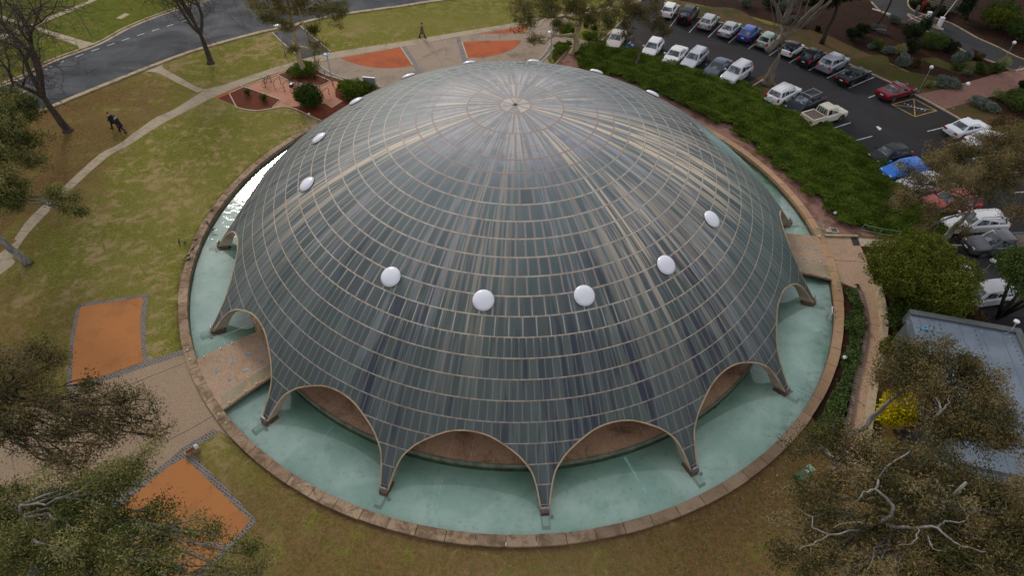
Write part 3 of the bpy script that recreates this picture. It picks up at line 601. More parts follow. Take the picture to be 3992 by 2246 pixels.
b.strip(F('C4', 2255, 152, 2600, 195), 0.12, GZ+0.009, GZ+0.013); b.strip(F('C4', 2380, 115, 2520, 62), 0.1, GZ+0.009, GZ+0.013)
struct(b.ob('yellow_markings', M['yellow']))
b = MB(); b.poly(F('A3', 1130, 470, 1145, 428, 1215, 440, 1200, 475), GZ+0.013); struct(b.ob('accessible_bay', M['blue']))
b = MB(); c0 = np.array(F('A3', 1172, 451)[0]); b.lathe([(0.22, GZ+0.014), (0.22, GZ+0.018), (0.15, GZ+0.018), (0.15, GZ+0.014)], 14, Matrix.Translation((c0[0]+.05, c0[1]-.1, 0)))
b.strip([c0+(-.05, .45), c0+(-.05, .1), c0+(.25, .05), c0+(.35, -.25)], 0.08, GZ+0.014, GZ+0.019); b.lathe([(0.09, GZ+0.014), (0.09, GZ+0.019)], 10, Matrix.Translation((c0[0]-.05, c0[1]+.58, 0)))
struct(b.ob('wheelchair_symbol', M['paint']))
# small stencilled characters in the hatched bay
cx_, cy_ = F('A4', 1480, 1075)[0]
b = MB()
for i in range(7):
    t_ = (i-3)*0.34; b.strip([(cx_+t_*0.75-.12, cy_-t_*0.65-.1), (cx_+t_*0.75+.06, cy_-t_*0.65+.12)], 0.07, GZ+0.011, GZ+0.0165)
    if i % 2: b.strip([(cx_+t_*0.75-.05, cy_-t_*0.65+.16), (cx_+t_*0.75+.16, cy_-t_*0.65-.02)], 0.06, GZ+0.011, GZ+0.017)
struct(b.ob('bay_lettering', M['paint']))
# ------------------------------------------------------------------ dome
PH = 0.0908; BAY = PI/8
PQ = (11.30, 1.8389, 0.0659, 1.098)
def zprof(r): return PQ[0]-PQ[1]*r**2/100-PQ[2]*r**4/1e5-PQ[3]*r**6/1e8
_R = np.linspace(0, 23.4, 6000); _Z = zprof(_R); _S = np.concatenate([[0], np.cumsum(np.hypot(np.diff(_R), np.diff(_Z)))])
def rs(s): return float(np.interp(s, _S, _R))
def normal_at(r):
    e = 0.01; d = (zprof(r+e)-zprof(max(r-e, 0)))/(e+min(r, e)); n = math.hypot(d, 1); return (-d/n, 1/n)   # (radial, z)
AT = [(0.0, 26.25), (0.02, 26.25), (0.0285, 26.25), (0.034, 25.85), (0.041, 25.42), (0.050, 24.98), (0.064, 24.5), (0.079, 24.13), (0.100, 23.85), (0.128, 23.55), (0.158, 23.26), (0.20, 22.98), (0.25, 22.70), (0.30, 22.46), (0.35, 22.26), (0.40, 22.14), (0.45, 22.07), (0.5, 22.05)]
AT = [(0.0, 26.25), (0.012, 26.25), (0.0275, 26.25)]+[(t, s) for t, s in AT[3:]]
_t = [a for a, _ in AT]; _s = [c for _, c in AT]
half = [0.0, 0.014, 0.0275]
fineT = list(np.interp(np.linspace(0, 1, 30), np.linspace(0, 1, len(_t)-2), _t[2:]))
half += fineT[1:]
bay_t = half+[1-t for t in half[::-1][1:]]
def sb(t): t = min(t, 1-t); return float(np.interp(t, _t, _s))
cols = [(PH+(k+t)*BAY, t) for k in range(16) for t in bay_t[:-1]]
# keep azimuth within (-pi, pi]
cols = sorted([((th+PI) % (2*PI)-PI, t) for th, t in cols])
cols.append((cols[0][0]+2*PI, cols[0][1]))
srow = [0.02, 0.5, 1.04, 1.6, 2.4, 3.22, 4.0, 4.8]+list(np.arange(SEAM0, 19.3, SEAM_D/2))
nb_ = 14; s0 = srow[-1]
V = []; UV = []; NC = len(cols)
rowsN = len(srow)+nb_
def thick(s):
    z = zprof(rs(s)); return 0.12+0.16*min(1, s/20)+0.62*max(0.0, min(1.0, (3.2-z)/3.1))**1.6
VI = []
for i in range(rowsN):
    for th, t in cols:
        s = srow[i] if i < len(srow) else s0+(sb(t)-s0)*((i-len(srow)+1)/nb_)**0.85
        r = rs(s); z = zprof(r); V.append((*pol(r, th), z)); UV.append((th, s))
        nr, nz = normal_at(r); k = thick(s)
        lowk = max(0.0, min(1.0, (3.4-z)/3.0))
        rr_ = r-k*(nr*(1-lowk)+lowk); zz = z-k*nz*(1-lowk)
        VI.append((*pol(max(rr_, 0.01), th), zz))
dome = thing('dome_building', 'huge ribbed copper-clad dome on sixteen pointed legs standing in a round moat', 'building')
def gridmesh(name, V, flip, mat, uv=None):
    b = MB(); fs = []
    for i in range(rowsN-1):
        for j in range(NC-1):
            q_ = (i*NC+j, (i+1)*NC+j, (i+1)*NC+j+1, i*NC+j+1)
            fs.append(q_[::-1] if flip else q_)
    b.add(V, fs); m = b.me(name, mat, smooth=True)
    if uv:
        l = m.uv_layers.new(name='sheet'); idx = np.zeros(len(m.loops), np.int32); m.loops.foreach_get('vertex_index', idx)
        l.data.foreach_set('uv', np.array(uv, np.float32)[idx].ravel())
    return link(name, m, dome)
sh = gridmesh('copper_shell', V, False, M['copper'], UV)
if sh.data.polygons[len(sh.data.polygons)//2].normal.z < 0: sh.data.flip_normals()
so = gridmesh('soffit', VI, True, M['soffit'])
b = MB(); last = (rowsN-1)*NC                            # side faces of the arches and legs
fs = []
for j in range(NC-1): fs.append((j, j+1, NC+j+1, NC+j))
b.add([V[last+j] for j in range(NC)]+[VI[last+j] for j in range(NC)], fs); b.ob('arch_reveal', M['soffit'], dome, smooth=True)
# raised rim moulding along the arch edge
prof = []
for j in range(NC):
    th, t = cols[j]; s = sb(t)
    a = np.array(V[last+j])
    out_ = np.array([*pol(1, th), 0.35]); out_ /= np.linalg.norm(out_)
    j0, j1 = max(j-1, 0), min(j+1, NC-1); tg = np.array(V[last+j1])-np.array(V[last+j0]); tg /= np.linalg.norm(tg)+1e-9
    nr, nz = normal_at(rs(s)); nn = np.array([*pol(nr, th), nz]); inw = np.cross(nn, tg); inw /= np.linalg.norm(inw)+1e-9
    up_ = np.array(V[last-NC+j])-a; inw = inw if np.dot(inw, up_) > 0 else -inw
    prof.append((a-inw*0.012-nn*0.05, a-inw*0.012+nn*0.045, a+inw*0.07+nn*0.045, a+inw*0.07-nn*0.01))
b = MB(); vs = [p for q_ in prof for p in q_]; fs = []
for j in range(NC-1):
    for c_ in range(3): fs.append((j*4+c_, (j+1)*4+c_, (j+1)*4+c_+1, j*4+c_+1))
b.add(vs, fs); b.ob('arch_rim', M['rim'], dome)
b = MB()                                               # leg bearings, feet
for k in range(16):
    th = PH+k*BAY; Mx = Matrix.Rotation(th, 4, 'Z')
    # local frame: -y is outwards at azimuth th
    fb = MB()
    fb.box(-0.24, 0.24, -22.98, -22.06, -0.36, 0.16, Mx, top=0.92)
    sf = MB(); sf.box(-0.24, 0.24, -23.7, -22.95, -0.36, -0.12, Mx, top=0.7); sf.ob('submerged_toe', M['poolfloor2'], dome)
    fb.ob('leg_footing', M['footing'] if 'footing' in M else M['soffit'], dome)
    b = MB(); b.box(-0.2, 0.2, -22.86, -22.78, 0.2, 0.42, Mx); b.ob('drain_box', M['galv'], dome)
    b = MB(); b.lathe([(0.09, -0.34), (0.09, -0.2), (0.04, -0.16)], 8, Mx @ Matrix.Translation((.38, -23.05, 0))); b.ob('pool_light', M['galv'], dome)
for k in range(16):                                    # domed skylights
    th = PH+(k+0.5)*BAY; ax = ((th/BAY-PH/BAY) % 16)
    if ax in (13.5, 3.5) or abs(ax-13.5) < .01 or abs(ax-3.5) < .01: continue
    r = 14.29; z = zprof(r); nr, nz = normal_at(r)
    Mx = Matrix.Translation((*pol(r, th), z)) @ Matrix.Rotation(th, 4, 'Z') @ Matrix.Rotation(math.atan2(nr, nz), 4, 'X')
    openring = abs(ax-4.5) < .01
    rg = MB(); rg.lathe([(0.56, -0.06), (0.56, 0.05), (0.5, 0.07), (0.44, 0.05), (0.44, -0.04)] if openring else [(0.615, -0.1), (0.6, 0.05), (0.5, 0.06)], 36, Mx)
    r_o = rg.ob('skylight_curb', M['galv'] if openring else M['darkring'], dome)
    if openring:
        r_o['label'] = 'open skylight curb with its white cap missing'; continue
    cp = MB(); cp.lathe([(0.60, 0.05), (0.605, 0.085), (0.57, 0.095)]+[(0.57*math.cos(a), 0.095+0.18*math.sin(a)) for a in np.linspace(0.1, PI/2-0.02, 9)], 40, Mx)
    c_o = cp.ob('skylight', M['acrylic'], dome, smooth=True)
b = MB(); b.lathe([(0.11, 11.26), (0.1, 11.33), (0.05, 11.36), (0.04, 11.42)], 12)
for a in (0.2, 1.9, 3.4): b.box(0.05, 0.2, -0.03, 0.03, 11.27, 11.32, Matrix.Rotation(a, 4, 'Z'))
b.ob('crown_vent', M['darkring'], dome)
# walkway ring and inner wall below the shell
def ringsurf(b, pr, a0=0.0, a1=2*PI, n=160, mi=0, a=0.0):
    full = abs(a1-a0-2*PI) < 1e-6
    vs = [(*pol(r_, a0+(a1-a0)*j/n), z_) for r_, z_ in pr for j in range(n+1)]
    fs = [(i*(n+1)+j, (i+1)*(n+1)+j, (i+1)*(n+1)+j+1, i*(n+1)+j+1) for i in range(len(pr)-1) for j in range(n)]
    b.add(vs, fs, mi, a)
b = MB(); ringsurf(b, [(15.5, 0.30), (20.18, 0.30)]); b.ob('walkway', M['walk'], dome)
b = MB(); ringsurf(b, [(20.18, 0.30), (20.18, 0.33), (20.26, 0.33), (20.3, -0.36)]); b.ob('walkway_kerb', M['poolwall'], dome)
b = MB()
for k in range(96):
    a_ = PH+k*2*PI/96; b.strip([pol(17.2, a_), pol(20.17, a_)], 0.035, 0.300, 0.304)
b.ob('walkway_joint', M['rim'], dome)
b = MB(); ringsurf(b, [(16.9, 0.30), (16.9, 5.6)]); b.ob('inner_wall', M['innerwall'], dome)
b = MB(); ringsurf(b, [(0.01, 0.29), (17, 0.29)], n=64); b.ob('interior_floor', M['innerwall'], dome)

# ------------------------------------------------------------------ moat
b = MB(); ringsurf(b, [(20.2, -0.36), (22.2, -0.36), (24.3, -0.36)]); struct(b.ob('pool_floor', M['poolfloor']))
b = MB(); ringsurf(b, [(20.15, 0.0), (24.25, 0.0)]); struct(b.ob('water', M['water']))
b = MB()
for az_, r0_, w_ in ((19.5, 20.4, .16), (52, 20.4, .1), (-10, 21.2, .06), (75, 20.4, .05), (-56, 20.4, .05), (-64, 20.4, .05), (108, 20.4, .06), (-31, 20.5, .04)):
    b.strip([pol(r0_, rad(az_)), pol(24.15, rad(az_+.6))], w_, -0.36, -0.354)
struct(b.ob('pool_seams', plain('pool_sealant', (0.62, 0.9, 0.85), 0.8, var=0.3)))
N_ST = 98; b = MB(); rr_ = random.Random(3)
for k in range(N_ST):
    a0, a1 = 2*PI*k/N_ST+0.0007, 2*PI*(k+1)/N_ST-0.0007; v = rr_.random()**1.5
    z1 = 0.30+rr_.uniform(-.006, .006); ri = 24.17+rr_.uniform(-.012, .012); ro = 24.77+rr_.uniform(-.02, .02)
    P4 = [pol(ri, a0), pol(ro, a0), pol(ro, (a0+a1)/2), pol(ro, a1), pol(ri, a1), pol(ri, (a0+a1)/2)]
    vs = [(*p, 0.02) for p in P4]+[(*p, z1) for p in P4]
    b.add(vs, [(6, 7, 8, 9, 10, 11)]+[(i, (i+1) % 6, (i+1) % 6+6, i+6) for i in range(6)], 0, v)
b.me('x', M['coping']) if False else None
o = b.ob('pool_coping', M['coping']); tag(o, 'low ring of worn brown stone slabs edging the turquoise moat', 'coping')
bm = bmesh.new(); bm.from_mesh(o.data); bmesh.ops.recalc_face_normals(bm, faces=bm.faces); bm.to_mesh(o.data); bm.free()
b = MB(); ringsurf(b, [(24.20, 0.22), (24.23, -0.37)]); struct(b.ob('pool_wall', M['poolwall']))

# ------------------------------------------------------------------ footbridges
def bridge(az0, az1, label, rows):
    t = thing('footbridge', label, 'bridge')
    n = 14; am = (az0+az1)/2
    def zt(r): u_ = (r-17.2)/(24.17-17.2); return 0.30+0.28*math.sin(PI*min(max(u_, 0), 1))**0.9
    b = MB(); rl = [17.2+(24.175-17.2)*i/16 for i in range(17)]
    vs = []
    for r in rl:
        for q_ in range(n+1): vs.append((*pol(r, az0+(az1-az0)*q_/n), zt(r)))
    base_ = len(vs)
    for r in rl:
        for q_ in range(n+1): vs.append((*pol(r, az0+(az1-az0)*q_/n), max(zt(r)-0.17, 0.04)))
    fs = []
    for i in range(16):
        for q_ in range(n):
            a = i*(n+1)+q_; fs += [(a, a+n+1, a+n+2, a+1), (base_+a, base_+a+1, base_+a+n+2, base_+a+n+1)]
        for q_ in (0, n):
            a = i*(n+1)+q_; fs.append((a, a+n+1, base_+a+n+1, base_+a))
    b.add(vs, fs); o = b.ob('deck', M['pebble'], t)
    bm = bmesh.new(); bm.from_mesh(o.data); bmesh.ops.recalc_face_normals(bm, faces=bm.faces); bm.to_mesh(o.data); bm.free()
    for da, nn, r0, dr_ in rows:
        for i in range(nn):
            r = r0-dr_*i; a = am+da/r
            q_ = MB(); q_.box(-.1, .1, -.15, .15, 0, .012, Matrix.Translation((*pol(r, a), zt(r)+0.002)) @ Matrix.Rotation(a, 4, 'Z')); q_.ob('floor_light', M['block'], t)
    for a, sg in ((az0, 1), (az1, -1)):
        aa = a+sg*0.006
        for r0, r1 in ((24.0, 22.3), (22.15, 20.4), (20.25, 18.6)):
            g_ = MB(); P_ = [(*pol(r0, aa), zt(r0)+.08), (*pol(r1, aa), zt(r1)+.08), (*pol(r1, aa), zt(r1)+1.0), (*pol(r0, aa), zt(r0)+1.0)]
            g_.add(P_, [(0, 1, 2, 3)]); gp = g_.ob('glass_panel', M['glass'], t)
            c_ = MB()
            for rr2 in (r0-.3, r1+.3):
                c_.box(-.03, .03, -.03, .03, 0, .1, Matrix.Translation((*pol(rr2, aa), zt(rr2))) @ Matrix.Rotation(a, 4, 'Z'))
            c_.tube([(*pol(r0, aa), zt(r0)+1.0), (*pol(r1, aa), zt(r1)+1.0)], 0.008, 4)
            c_.ob('glass_clamp', M['steel'], gp)
    # return panel on the coping
    for a, sg in ((az0, -1), (az1, 1)):
        P0, P1 = pol(24.5, a), pol(24.5, a+sg*0.05)
        g_ = MB(); g_.add([(*P0, .36), (*P1, .36), (*P1, 1.3), (*P0, 1.3)], [(0, 1, 2, 3)]); gp = g_.ob('glass_panel', M['glass'], t)
        c_ = MB()
        for u_ in (.15, .85): c_.box(-.03, .03, -.03, .03, .3, .4, Matrix.Translation((P0[0]+(P1[0]-P0[0])*u_, P0[1]+(P1[1]-P0[1])*u_, 0)))
        c_.ob('glass_clamp', M['steel'], gp)
    return t
bridge(PH-2.745*BAY, PH-2.245*BAY, 'pebbled footbridge on the left side of the dome with two rows of glass blocks', [(-.55, 7, 23.3, 1.0), (.55, 6, 22.9, 1.0)])
bridge(PH+3.262*BAY, PH+3.775*BAY, 'pebbled footbridge on the right side of the dome beside the mulch bed', [(.75, 4, 23.5, .62), (-.75+.1, 4, 23.6, .62)])
b = MB(); fr_ = [(*pol(23.9, rad(71.2)), -.1), (*pol(23.9, rad(69.6)), -.1), (*pol(23.9, rad(69.6)), .5), (*pol(23.9, rad(71.2)), .5)]
for i in range(4): b.tube([fr_[i], fr_[(i+1) % 4]], .03, 6)
b.tube([((fr_[0][0]+fr_[1][0])/2, (fr_[0][1]+fr_[1][1])/2, -.1), ((fr_[0][0]+fr_[1][0])/2, (fr_[0][1]+fr_[1][1])/2, .5)], .02, 6)
b.tube([fr_[3], (*pol(24.3, rad(71.2)), .34)], .02, 5); b.tube([fr_[2], (*pol(24.3, rad(69.6)), .34)], .02, 5)
tag(b.ob('ladder', M['whitepaint']), 'white square metal ladder frame in the moat beside the right footbridge', 'ladder')
# ------------------------------------------------------------------ vegetation
def leafmat(name, cols, rough=0.7):
    g = NG(name); v = g.attr('v'); n = len(cols)
    c = g.ramp(v, [(i/(n-1), cc) for i, cc in enumerate(cols)])
    df = g.n('ShaderNodeBsdfDiffuse'); g.put(df.inputs[0], c)
    tl = g.n('ShaderNodeBsdfTranslucent'); g.put(tl.inputs[0], c)
    gs = g.n('ShaderNodeBsdfGlossy'); gs.inputs['Roughness'].default_value = 0.5; gs.inputs[0].default_value = (.8, .8, .8, 1)
    a = g.n('ShaderNodeMixShader'); a.inputs[0].default_value = 0.25; g.put(a.inputs[1], df.outputs[0]); g.put(a.inputs[2], tl.outputs[0])
    b_ = g.n('ShaderNodeMixShader'); b_.inputs[0].default_value = 0.012; g.put(b_.inputs[1], a.outputs[0]); g.put(b_.inputs[2], gs.outputs[0])
    g.out(b_.outputs[0]); return g.m
LG = leafmat('gum_leaves', [(0.028, 0.034, 0.010), (0.075, 0.078, 0.022), (0.125, 0.11, 0.038), (0.2, 0.115, 0.055), (0.2, 0.185, 0.085)])
LG2 = leafmat('gum_leaves_rusty', [(0.034, 0.038, 0.011), (0.09, 0.088, 0.026), (0.15, 0.13, 0.043), (0.26, 0.15, 0.07), (0.25, 0.22, 0.10)])
LG3 = leafmat('gum_leaves_green', [(0.034, 0.048, 0.010), (0.085, 0.108, 0.024), (0.15, 0.17, 0.042), (0.22, 0.17, 0.058), (0.30, 0.29, 0.11)])
LP = leafmat('pale_gum_leaves', [(0.045, 0.055, 0.014), (0.10, 0.115, 0.03), (0.165, 0.17, 0.05), (0.25, 0.16, 0.06), (0.27, 0.26, 0.10)])
LD = leafmat('dark_leaves', [(0.008, 0.014, 0.006), (0.018, 0.03, 0.01), (0.03, 0.045, 0.016), (0.045, 0.06, 0.02)])
LJ = leafmat('juniper_needles', [(0.03, 0.058, 0.006), (0.08, 0.125, 0.012), (0.135, 0.19, 0.02), (0.2, 0.25, 0.04)])
LS = leafmat('shrub_leaves', [(0.022, 0.042, 0.008), (0.05, 0.085, 0.015), (0.085, 0.125, 0.024), (0.12, 0.16, 0.036)])
LO = leafmat('olive_leaves', [(0.032, 0.044, 0.005), (0.085, 0.105, 0.01), (0.14, 0.155, 0.016), (0.2, 0.2, 0.03)])
LY = leafmat('wattle_flowers', [(0.3, 0.25, 0.004), (0.6, 0.5, 0.008), (0.75, 0.63, 0.012), (0.32, 0.36, 0.02)])
LGR = leafmat('grey_leaves', [(0.07, 0.085, 0.065), (0.13, 0.155, 0.125), (0.2, 0.23, 0.2), (0.26, 0.29, 0.25)])
LYG = leafmat('yellow_grass_leaves', [(0.12, 0.13, 0.04), (0.22, 0.23, 0.08), (0.32, 0.32, 0.14), (0.4, 0.38, 0.2)])
LBR = leafmat('brown_leaves', [(0.04, 0.03, 0.015), (0.09, 0.06, 0.03), (0.14, 0.09, 0.04), (0.2, 0.14, 0.05)])
def bark(name, a, b, c_, sc=3.0):
    g = NG(name); p = g.scl(g.pos(), (1, 1, 0.35)); n_ = g.noise(sc, 5, 0.65, vec=p, dist=0.8); f = g.noise(14, 3, 0.6, vec=p)
    c = g.mix(g.mr(n_, 0.4, 0.6), a, b); c = g.mix(g.mr(f, 0.6, 0.72), c, c_)
    return g.pbr(c, 0.85, nrm=g.bump(f, 0.6, 0.03), spec=0.2)
BP = bark('pale_gum_bark', (0.28, 0.26, 0.24), (0.16, 0.14, 0.12), (0.10, 0.075, 0.06))
BC = bark('cream_gum_bark', (0.55, 0.45, 0.28), (0.38, 0.3, 0.18), (0.2, 0.12, 0.07), 2.0)
BG = bark('grey_gum_bark', (0.19, 0.15, 0.12), (0.12, 0.09, 0.07), (0.06, 0.045, 0.036), 1.6)
BD = bark('dark_bark', (0.055, 0.042, 0.034), (0.035, 0.028, 0.022), (0.02, 0.016, 0.014))
BE = bark('elm_bark', (0.085, 0.065, 0.05), (0.055, 0.042, 0.034), (0.14, 0.13, 0.1))

def wig(P, n, amp, rg):                        # subdivide a limb with irregular bends
    P = [np.array(p, float) for p in P]; Q = [P[0]]
    for i in range(len(P)-1):
        L = np.linalg.norm(P[i+1]-P[i])
        for k in range(1, n+1):
            t = k/n; q_ = P[i]*(1-t)+P[i+1]*t
            if k < n: q_ = q_+rg.normal(size=3)*amp*L*math.sin(PI*t)
            Q.append(q_)
    return Q
def lin(a, b, n): return [a+(b-a)*i/(n-1) for i in range(n)]
def gum(name, label, base, stem, r0, blobs, mat, bk, L=0.26, Wd=0.07, dens=1.0, seed=1, cat='tree', group=None, droop=0.5, tw=7, limbs=()):
    """base (x,y); stem: list of (x,y,z) after the base; blobs: (x,y,z,R,Rz[,k]) leaf clouds carried by limbs"""
    rg = np.random.default_rng(seed); t = thing(name, label, cat, (base[0], base[1], GZ), 0, group)
    b = MB(); O = np.array([base[0], base[1], GZ]); T = [O]+[np.array(p, float) for p in stem]
    st = wig(T, 4, 0.035, rg); n = len(st)
    R = [r0*(1.25 if i == 0 else 1.0)*(1-0.85*(i/(n-1))**1.3) for i in range(n)]
    sub = lambda pts: [p-O for p in pts]
    b.tube(sub(st), R, 10)
    C = []; CV = []
    for bl in blobs:
        x, y, z, Rr, Rz = bl[:5]; kk = bl[5] if len(bl) > 5 else 1.0
        c0 = np.array([x, y, z])
        cand = [i for i in range(n//3, n) if st[i][2] < z+0.5] or [n-1]
        i0 = min(cand, key=lambda i: np.linalg.norm(st[i]-c0)+abs(st[i][2]-(z-Rr))*0.3)
        a = st[i0]; e = c0-np.array([0, 0, Rz*0.35]); mid = (a+e)/2+np.array([0, 0, 0.1*np.linalg.norm(e-a)])+rg.normal(size=3)*0.25
        limb = wig([a, mid, e], 4, 0.05, rg); Lm = np.linalg.norm(e-a)
        ra = min(R[i0]*0.75, 0.05+0.022*Lm+0.03*Rr); b.tube(sub(limb), lin(ra, 0.035, len(limb)), 7)
        nt = int(tw*Rr*Rr*kk)+3; ns = max(2, int(2.6*Rr*Rr+2)); SC = []
        for k in range(ns):
            u_ = rg.normal(size=3); u_ /= np.linalg.norm(u_); u_[2] = abs(u_[2])*1.2-0.4
            SC.append((c0+u_*np.array([Rr*.85, Rr*.85, Rz*1.1])*rg.uniform(.3, 1.0)+np.array([0, 0, rg.uniform(-.5, .5)]), rg.uniform(.05, .95)))
        for k in range(nt):
            sc_, scv = SC[k % ns]; u_ = rg.normal(size=3)*np.array([.26, .26, .16])*max(.8, Rr**.5)
            q_ = sc_+u_
            s_ = limb[int(rg.integers(len(limb)//2, len(limb)))]
            br = wig([s_, (s_+q_)/2+rg.normal(size=3)*0.12*Rr+np.array([0, 0, -.08*Rr]), q_], 3, 0.07, rg)
            b.tube(sub(br), lin(0.042, 0.012, len(br)), 4, cap=False)
            cv = np.clip(scv+rg.uniform(-.15, .15), 0, 1)
            for w in (len(br)-1, len(br)-2, len(br)-3):
                for m in range(2 if w == len(br)-1 else 1):
                    C.append(br[w]+rg.normal(size=3)*(0.12 if w > 6 else .2)*Rr); CV.append(cv)
    tr = b.ob('trunk', bk, t, smooth=True)
    if limbs:
        lb = MB()
        for lm in limbs:
            X0 = 2992 if lm[0] == 'R' else 0
            pts = [np.array((*G(X0+p_[0]/2.576, 1684+p_[1]/2.576, p_[2]), p_[2])) for p_ in lm[2]]
            pts = wig(pts, 3, .05, rg); pts = [p_-np.array([0, 0, .35]) for p_ in pts]; lb.tube(sub(pts), lin(lm[1]*.6, lm[1]*.16, len(pts)), 7)
        lb.ob('limb', bk, t, smooth=True)
    C = np.array(C); CV = np.array(CV); m = max(8, int(62*dens))
    P = np.repeat(C, m, 0); sg = 0.215
    P = P+rg.normal(size=P.shape)*np.array([sg, sg, sg*0.75])-O
    val = np.clip(np.repeat(CV, m)+rg.normal(size=len(P))*0.22, 0, 1)
    Vv, Q, val = leafquads(P, val, L*0.98, Wd*1.15, droop=droop)
    fastmesh('crown', Vv, Q, val, mat, t)
    return t
def P3(x, y, z): return (*G(x, y, z), z)
def blobs_px(L): return [(*G(q_[0], q_[1], q_[2]), q_[2], q_[3], q_[4])+tuple(q_[5:]) for q_ in L]

# leafless elms along the road
def elm(label, base, top, H, r0, seed, spread=1.0, lean=(0, 0), fork=0.33):
    rg = np.random.default_rng(seed); t = thing('bare_tree', label, 'tree', (*base, GZ), 0, 'leafless street trees'); b = MB(); tw = MB()
    def grow(p, d, L, r, dep):
        n = 4; pts = [p]; dd = d.copy()
        for i in range(n):
            dd = dd+rg.normal(size=3)*(0.10+0.04*dep); dd[2] += 0.05 if dep < 3 else -0.02
            dd /= np.linalg.norm(dd); pts.append(pts[-1]+dd*L/n)
        rad_ = lin(r, r*0.62, n+1); (b if dep < 4 else tw).tube(pts, [max(q_, .009) for q_ in rad_], 8 if dep == 0 else (6 if dep < 3 else 3), cap=False)
        if dep >= 7 or r < 0.0045: return
        kk = (4 if dep == 0 else int(rg.integers(2, 4))) if dep < 5 else 2
        for k in range(kk):
            ax = rg.normal(size=3); ax = ax-dd*np.dot(ax, dd); ax /= np.linalg.norm(ax)+1e-9
            an = rg.uniform(0.35, 0.8)*(0.8 if k == 0 else 1.15)*spread
            nd = dd*math.cos(an)+ax*math.sin(an)
            if nd[2] < 0.02 and dep < 3: nd[2] = abs(nd[2])+0.12
            st = pts[-1] if k < 2 or dep == 0 else pts[-2]
            grow(st, nd/np.linalg.norm(nd), L*(rg.uniform(1.05, 1.4) if dep == 0 else rg.uniform(0.66, 0.86)), r*rg.uniform(0.52, 0.68), dep+1)
        if dep in (1, 2, 3):
            for k in range(5):
                ax = rg.normal(size=3); ax /= np.linalg.norm(ax); grow(pts[int(rg.integers(1, 4))], ax*0.8+dd*0.5, L*0.45, r*0.22, max(dep+2, 4))
    b.tube([(0, 0, -.05), (0.02, 0, .25)], [r0*1.5, r0*1.08], 9)
    d0 = np.array([lean[0], lean[1], 1.0]); d0 /= np.linalg.norm(d0)
    grow(np.array([0.02, 0, .2]), d0, H*fork, r0, 0)
    b.ob('trunk', BE, t, smooth=True); tw.ob('twigs', BE, t)
    return t
elm('big leafless elm beside the road at the far left, near the two walkers', G(265, 510), 0, 16.0, 0.36, 5, 1.0, (-.02, -.03), .22)
elm('leafless elm on the verge between the road and the footpath junction', G(822, 245), 0, 13.5, 0.32, 11, 1.05, (-.03, 0.0), .22)

# gum beside the bicycle racks
bx, by = G(1183, 292)
gum('gum_tree', 'tall pale gum with cream trunk in the red bed beside the bicycle racks', (bx, by), [(bx+.0, by, 2.5), (bx+.15, by, 5.0), (bx+.1, by+.3, 8.0), (bx+.5, by+.3, 11.0)], 0.30,
    blobs_px([(1180, 20, 7.5, 1.7, 1.3), (1080, 40, 7.6, 1.3, 1.1), (1040, 80, 6.6, 1.0, 1.0), (1110, 110, 5.8, .9, .9), (1290, 40, 7.6, 1.4, 1.1), (1325, 60, 6.8, .8, .9), (1230, 110, 5.6, .9, 1.0), (1245, 190, 3.8, .8, .9, .7), (1150, 185, 3.9, .6, .7, .6), (1225, 235, 2.6, .35, .5, .6), (1020, 20, 8.5, 1.2, 1.0), (1120, -40, 9.5, 2.0, 1.5), (1260, -60, 10.0, 2.0, 1.5)]), LP, BC, 0.26, 0.045, 0.6, 21, droop=1.1)
bx, by = G(2232, 210)
gum('gum_tree', 'crooked cream-trunked gum growing between the plaza and the car park', (bx, by), [(bx+.3, by, .9), (bx+.25, by+.1, 2.2), (bx+.55, by+.2, 3.6), (bx+.8, by+.3, 5.5), (bx+.9, by+.4, 8.5)], 0.42,
    blobs_px([(2250, 20, 6.0, 1.9, 1.3), (2130, 30, 6.0, 1.7, 1.2), (2030, 70, 5.2, 1.4, 1.2), (2020, 20, 6.0, 1.3, 1.2), (2160, 95, 4.4, .9, .8), (2085, 160, 3.0, .75, 1.1, 1.2), (2300, 70, 5.4, 1.4, 1.2), (2370, 40, 6.2, 1.5, 1.2), (2370, 110, 4.8, .9, .8), (2190, -50, 8, 2.2, 1.6), (2350, -60, 8.5, 2.2, 1.6), (2440, 20, 6.4, 1.2, 1.0)]), LP, BC, 0.26, 0.045, 0.65, 22, droop=1.1)
bx, by = G(2478, 268)
gum('slender_tree', 'thin open-crowned tree rising from the juniper in front of the parked cars', (bx, by), [(bx+.15, by, 1.8), (bx+.35, by, 3.6), (bx+.5, by+.2, 5.6)], 0.13,
    blobs_px([(2500, 60, 5.6, 1.3, 1.0, .8), (2430, 90, 5.0, 1.0, .8, .7), (2560, 80, 5.4, 1.1, .9, .7), (2600, 125, 4.6, .8, .7, .7), (2470, 30, 6.4, 1.2, .9, .8), (2550, 20, 6.6, 1.2, .9, .7), (2440, 140, 3.6, .6, .5, .5)]), LG, BG, 0.24, 0.05, 0.5, 23, tw=9)
